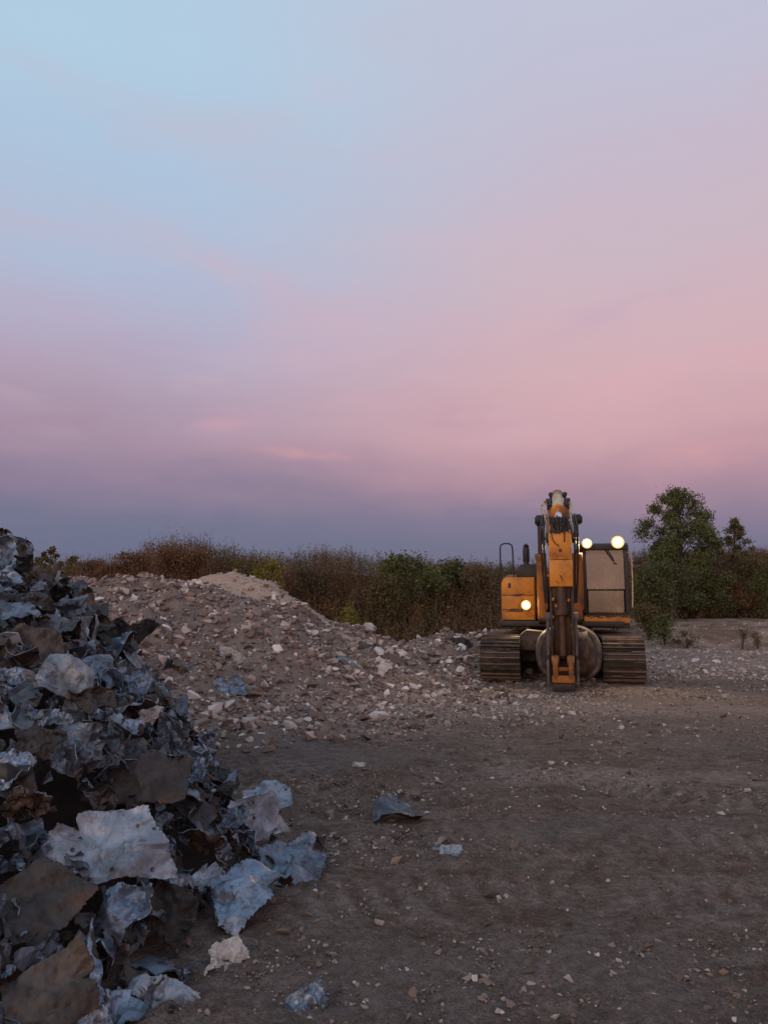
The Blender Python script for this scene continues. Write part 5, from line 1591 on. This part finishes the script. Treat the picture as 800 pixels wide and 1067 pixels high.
LF_STRAW = leaf_mat('straw_weeds', [(0, (0.075, 0.055, 0.032)), (0.6, (0.125, 0.09, 0.05)), (1, (0.19, 0.14, 0.08))])
LF_BROWN = leaf_mat('brown_tangle', [(0, (0.048, 0.036, 0.022)), (0.6, (0.09, 0.066, 0.038)), (1, (0.14, 0.105, 0.058))])
BARK = mat_worn('bark', (0.06, 0.045, 0.035), (0.09, 0.07, 0.055), (0.035, 0.028, 0.022), 0.9, 0, 6)


def build_weeds():
    rg = np.random.default_rng(31)
    n = 26000
    x = rg.uniform(-34, 34, n)
    bb = bank_base(x)
    off = -0.6 + 13.5 * rg.random(n) ** 0.75
    y = bb + off
    vis = (np.abs(x) < 0.62 * y + 3)
    dens = 0.25 + 0.95 * sst(0.35, 0.6, fbm(x, y, 0.35, 101, 3))
    keep = vis & (rg.random(n) < dens)
    x, y, off = x[keep], y[keep], off[keep]
    z = terrain(x, y)
    n = len(x)
    tall = 0.60 + 0.75 * fbm(x, y, 0.22, 111, 3) + 0.55 * np.exp(-((x / y + 0.265) / 0.075) ** 2)
    h = np.clip(rg.normal(1.0, 0.22, n), 0.35, 1.7) * tall * (0.65 + .35 * sst(0, 4, off))
    cn = fbm(x, y, 0.28, 121, 3) + rg.normal(0, 0.05, n) + 0.10 * (0.5 - sst(-9, -2, x)) * sst(12, 6, x) + .02
    mid = np.where(cn < 0.44, 1, np.where(cn < 0.47, 3, np.where(cn < 0.57, 0, np.where(cn < 0.61, 2, 0))))
    Vs, Fs, Ms = [], [], []
    o = 0
    K = 22
    lean = rg.normal(0, 0.16, (n, 2))
    t = rg.random((n, K)) ** 0.8
    base = np.stack([x, y, z - 0.05], -1)
    tip = base + np.stack([lean[:, 0] * h, lean[:, 1] * h, h], -1)
    # stems: thin three-sided blades
    w = 0.010
    ang = rg.uniform(0, PI, n); sd = np.stack([np.cos(ang), np.sin(ang), 0 * ang], -1) * w
    V = np.stack([base - sd, base + sd, tip + sd * .3, tip - sd * .3], 1).reshape(-1, 3)
    F = np.arange(4 * n).reshape(n, 4)
    Vs.append(V); Fs.append(F); Ms.append(mid); o += len(V)
    rad = (0.05 + 0.26 * (1 - t)) * h[:, None] * rg.random((n, K)) ** 0.5
    a2 = rg.uniform(0, 2 * PI, (n, K))
    tt = 0.12 + 0.88 * t
    P = base[:, None, :] + (tip - base)[:, None, :] * tt[..., None] + np.stack([rad * np.cos(a2), rad * np.sin(a2), 0.45 * rad], -1)
    S = rg.uniform(0.05, 0.14, (n, K)) * (1.15 - 0.5 * t)
    V, F = leaf_quads(P.reshape(-1, 3), S.ravel(), rg, 0.42, -0.6)
    Vs.append(V); Fs.append(F + o); Ms.append(np.repeat(mid, K))
    me = np_mesh('dry_weeds', np.concatenate(Vs), np.concatenate(Fs), np.concatenate(Ms))
    tagp(link('dry_weeds', me, [LF_RED, LF_OLIVE, LF_STRAW, LF_BROWN]), 'tall reddish brown dry weeds covering the earth bank behind the yard', 'weeds', kind='stuff')


build_weeds()


def bush(name, base, w, h, mat, label, cat, n=1800, leaf=0.11, blobs=7, seed=0, stem_r=0.02, group=None, upright=0.0):
    rg = np.random.default_rng(seed)
    root = bpy.data.objects.new(name, None); C.objects.link(root)
    root.location = base; root.empty_display_size = .2
    tagp(root, label, cat, group)
    P = []
    b = B()
    ends = []
    for k in range(blobs):
        a = rg.uniform(0, 2 * PI); rr = math.sqrt(rg.random()) * 0.36 * w
        hz = h * rg.uniform(0.35, 0.82) if upright < .5 else h * rg.uniform(0.2, 0.9)
        c = np.array([rr * math.cos(a), rr * math.sin(a) * .8, hz])
        br = np.array([w * rg.uniform(.16, .28), w * rg.uniform(.16, .28), h * rg.uniform(.14, .26)])
        m = n // blobs
        d = rg.normal(size=(m, 3)); d /= np.linalg.norm(d, axis=1)[:, None]
        P.append(c + d * br * (rg.random((m, 1)) ** 0.45) * rg.uniform(.7, 1.25, (m, 1)))
        ends.append(c)
    P.append(np.stack([rg.normal(0, w * .2, n // 5), rg.normal(0, w * .17, n // 5), rg.random(n // 5) ** 1.2 * h * 0.75], -1))
    P = np.concatenate(P)
    P = P[P[:, 2] > 0.02]
    gate = vnoise(P[:, 0] + P[:, 1] * .6 + 50, P[:, 2] + P[:, 1] * .4 + 50, 5.0 / w, seed % 50)
    P = P[gate > 0.26]
    S = rg.uniform(.6, 1.3, len(P)) * leaf
    V, F = leaf_quads(P, S, rg, 0.55, 0.1)
    link('foliage', np_mesh('foliage', V, F), mat, root)
    for c in ends:
        b.tube([(0, 0, -0.05), (c[0] * .3, c[1] * .3, c[2] * .5), tuple(c), tuple(c * np.array([1.1, 1.1, 1.18]))], [stem_r, stem_r * .7, stem_r * .45, stem_r * .2], n=5, smooth_n=2)
    b.build('stem', [BARK], root)
    return root


def tree(name, base, h, w, mat, label, n=7000, leaf=0.16, seed=0, crown0=0.25, nb=22, shape=None):
    rg = np.random.default_rng(seed)
    root = bpy.data.objects.new(name, None); C.objects.link(root)
    root.location = base; root.empty_display_size = .3
    tagp(root, label, 'tree')
    b = B()
    b.tube([(0, 0, -0.2), (0.03 * h, 0, 0.3 * h), (-0.01 * h, .02 * h, 0.62 * h), (0.01 * h, 0, 0.95 * h)], [0.030 * h, 0.022 * h, 0.013 * h, 0.003 * h], n=9, smooth_n=4)
    P = []
    for k in range(nb):
        z = crown0 + (1 - crown0) * (k + 0.5) / nb
        prof = shape(z) if shape else math.sin(PI * min(1, max(0.06, (z - crown0) / (1 - crown0))) ** 0.75) ** 0.6
        a = k * 2.4 + rg.uniform(-.4, .4)
        rr = 0.5 * w * prof * rg.uniform(0.45, 0.92)
        c = np.array([rr * math.cos(a), rr * math.sin(a), z * h])
        br = w * rg.uniform(0.08, 0.15) * np.array([1, 1, 0.75])
        m = n // nb
        d = rg.normal(size=(m, 3)); d /= np.linalg.norm(d, axis=1)[:, None]
        P.append(c + d * br * (rg.random((m, 1)) ** .5) * rg.uniform(.7, 1.35, (m, 1)))
        m2 = m // 4
        t = rg.uniform(.45, 1.0, (m2, 1))
        P.append(np.array([0, 0, max(.15, z - .12) * h]) * (1 - t) + c * t + rg.normal(0, 0.05 * w, (m2, 3)))
        b.tube([(0.005 * h, 0, max(.12, z - .16) * h), tuple(c * np.array([.45, .45, 1]) - np.array([0, 0, .06 * h])), tuple(c)], [0.010 * h * (1.2 - z), .006 * h * (1.2 - z), .0015 * h], n=5, smooth_n=3)
    P = np.concatenate(P)
    gate = vnoise(P[:, 0] + P[:, 1] * .7 + 50, P[:, 2] + P[:, 1] * .5 + 50, 7.0 / w, seed)
    P = P[gate > 0.33]
    S = rg.uniform(.6, 1.3, len(P)) * leaf
    V, F = leaf_quads(P, S, rg, 0.6, 0.2)
    link('crown', np_mesh('crown', V, F), mat, root)
    b.build('trunk', [BARK], root)
    return root


def ground_at(u, y):
    x = float(ray(u, 620).x) * y
    return Vector((x, y, float(terrain(x, y)) - 0.03))


def top_z(v, y, u=400):
    return float(at(u, v, y).z)


# big tree right of the excavator, small one on the bank, far ones at left
def tree_px(name, u, y, vtop, wpx, mat, label, **kw):
    g_ = ground_at(u, y)
    h = top_z(vtop, y, u) - g_.z
    return tree(name, g_, h, wpx / 800 * y, mat, label, **kw)


tree_px('broadleaf_tree', 711, 41.5, 514, 90, LF_TREE, 'tall leafy green tree right of the excavator cab against the pink sky', n=42000, leaf=0.12, seed=3, crown0=0.08, nb=60,
        shape=lambda z: 1.0 if z < .5 else math.sqrt(max(0.05, 1 - ((z - .5) / .5) ** 2)) * .92)
tree_px('broadleaf_tree', 769, 44, 541, 44, LF_OLIVE, 'small slender tree on the brushy bank at the right edge', n=5200, leaf=0.115, seed=8, crown0=0.3, nb=22,
        shape=lambda z: 1.0 if z < .68 else max(.10, 1 - (z - .68) / .32))
tree_px('broadleaf_tree', 51, 62, 571, 26, LF_OLIVE, 'flat topped distant tree left above the scrap heap', n=1500, leaf=0.22, seed=11, crown0=0.35, nb=12)
tree_px('broadleaf_tree', 38, 66, 582, 26, LF_DARK, 'low dark distant tree left of the flat topped one', n=1400, leaf=0.25, seed=12, crown0=0.2, nb=12)
tree_px('broadleaf_tree', 74, 60, 580, 22, LF_DARK, 'small dark distant tree between the flat topped one and the weedy bank', n=1300, leaf=0.25, seed=13, crown0=0.2, nb=12)

# bushes: u, distance, top v, width px
BUSHES = [
    (432, 29.5, 573, 78, LF_GREEN, 'large green bush on the weedy bank left of the excavator', 3200, .14),
    (470, 31, 580, 44, LF_DARK, 'dark green bush between the large green bush and the excavator', 1600, .14),
    (278, 29, 574, 40, LF_YEL, 'upright yellow green bush behind the sandy rubble peak', 1300, .13),
    (260, 31, 580, 30, LF_OLIVE, 'olive bush left of the upright yellow green bush', 1000, .13),
    (362, 26.5, 622, 30, LF_YEL, 'low bright yellow weed clump at the bank foot above the rubble heap', 520, .11),
    (378, 27, 634, 18, LF_YEL, 'small yellow weed right of the bright yellow clump', 220, .10),
    (400, 28, 590, 40, LF_OLIVE, 'olive bush left of the large green bush', 1100, .13),
    (326, 30, 584, 56, LF_BROWN, 'brown shrub on the bank right of the yellow green bush', 1500, .12),
    (498, 30, 586, 40, LF_STRAW, 'straw coloured shrub right behind the handrail of the excavator', 1100, .12),
    (186, 31, 566, 70, LF_RED, 'tall reddish shrub mass on the bank above the rubble crest', 2600, .12),
    (130, 33, 574, 60, LF_RED, 'reddish brown shrub left of the tall reddish shrub mass', 2000, .12),
    (96, 36, 580, 40, LF_RED, 'small reddish shrub at the left end of the bank', 1300, .12),
    (684, 31, 586, 46, LF_DARK, 'dark green bush at the foot of the tall tree', 2000, .13),
    (700, 37, 572, 56, LF_DARK, 'dense dark bush in front of the tall tree trunk', 2400, .14),
    (742, 42, 584, 72, LF_BROWN, 'wide brown tangled shrub right of the tall tree', 3000, .14),
    (720, 41, 604, 50, LF_BROWN, 'low brown shrub above the dirt track', 1700, .13),
    (790, 43, 568, 66, LF_OLIVE, 'olive brush covering the bank at the right edge', 3000, .15),
    (772, 41.5, 604, 56, LF_RED, 'reddish brown brush low on the right bank', 2000, .13),
    (797, 40.5, 592, 34, LF_GREEN, 'green leafy vine bush at the far right edge above the track', 1300, .14),
    (752, 40.8, 622, 60, LF_DARK, 'low dark brush along the far side of the dirt track', 1700, .12),
    (690, 25.5, 640, 34, LF_GREEN, 'green weed clump at the yard edge right of the right track', 900, .10),
    (674, 27, 628, 32, LF_OLIVE, 'olive weed clump just right of the excavator cab', 1000, .11),
    (664, 33, 600, 26, LF_OLIVE, 'olive bush seen beside the cab mirror pole', 900, .13),
    (712, 24.8, 656, 26, LF_BROWN, 'dry brown weed clump on the dirt mound', 420, .08),
    (770, 24.6, 650, 14, LF_BROWN, 'thin dry weed standing on the dirt mound at right', 150, .07),
    (786, 24.8, 657, 20, LF_STRAW, 'straw coloured weed tuft right of the thin dry weed', 200, .07),
    (640, 28, 610, 44, LF_OLIVE, 'olive bush hidden mostly behind the excavator cab', 1000, .12),
]
for k, (u, y, vt, wp, mat, label, n_, lf) in enumerate(BUSHES):
    g_ = ground_at(u, y)
    h = max(0.35, top_z(vt, y, u) - g_.z)
    word = 'weed_clump' if 'weed' in label and 'weedy' not in label else ('shrub' if 'shrub' in label else 'bush')
    bush(word, g_, wp / 800 * y * 1.05, h, mat, label, word.replace('_', ' '), n=int(n_ * 1.7), leaf=lf * 0.8, seed=500 + k, blobs=5 if n_ < 600 else 11, stem_r=0.014 if n_ < 600 else 0.03)

# a stake on the rubble crest
POST = mat_worn('weathered_post', (0.28, 0.25, 0.2), (0.2, 0.17, 0.13), (0.12, 0.1, 0.08), .8, 0, 6)
p_ = hit(203, 598)
b = B().tube([(0, 0, -.1), (0.01, 0, .12), (-.015, 0, .24)], [.014, .012, .01], n=6)
b.box((-.02, 0, .27), (.07, .05, .11), Euler((0, .3, .4)), .015)
o = b.build('bent_stake', [POST]); o.location = p_
tagp(o, 'pale stake with a rag poking up from the rubble crest', 'stake')
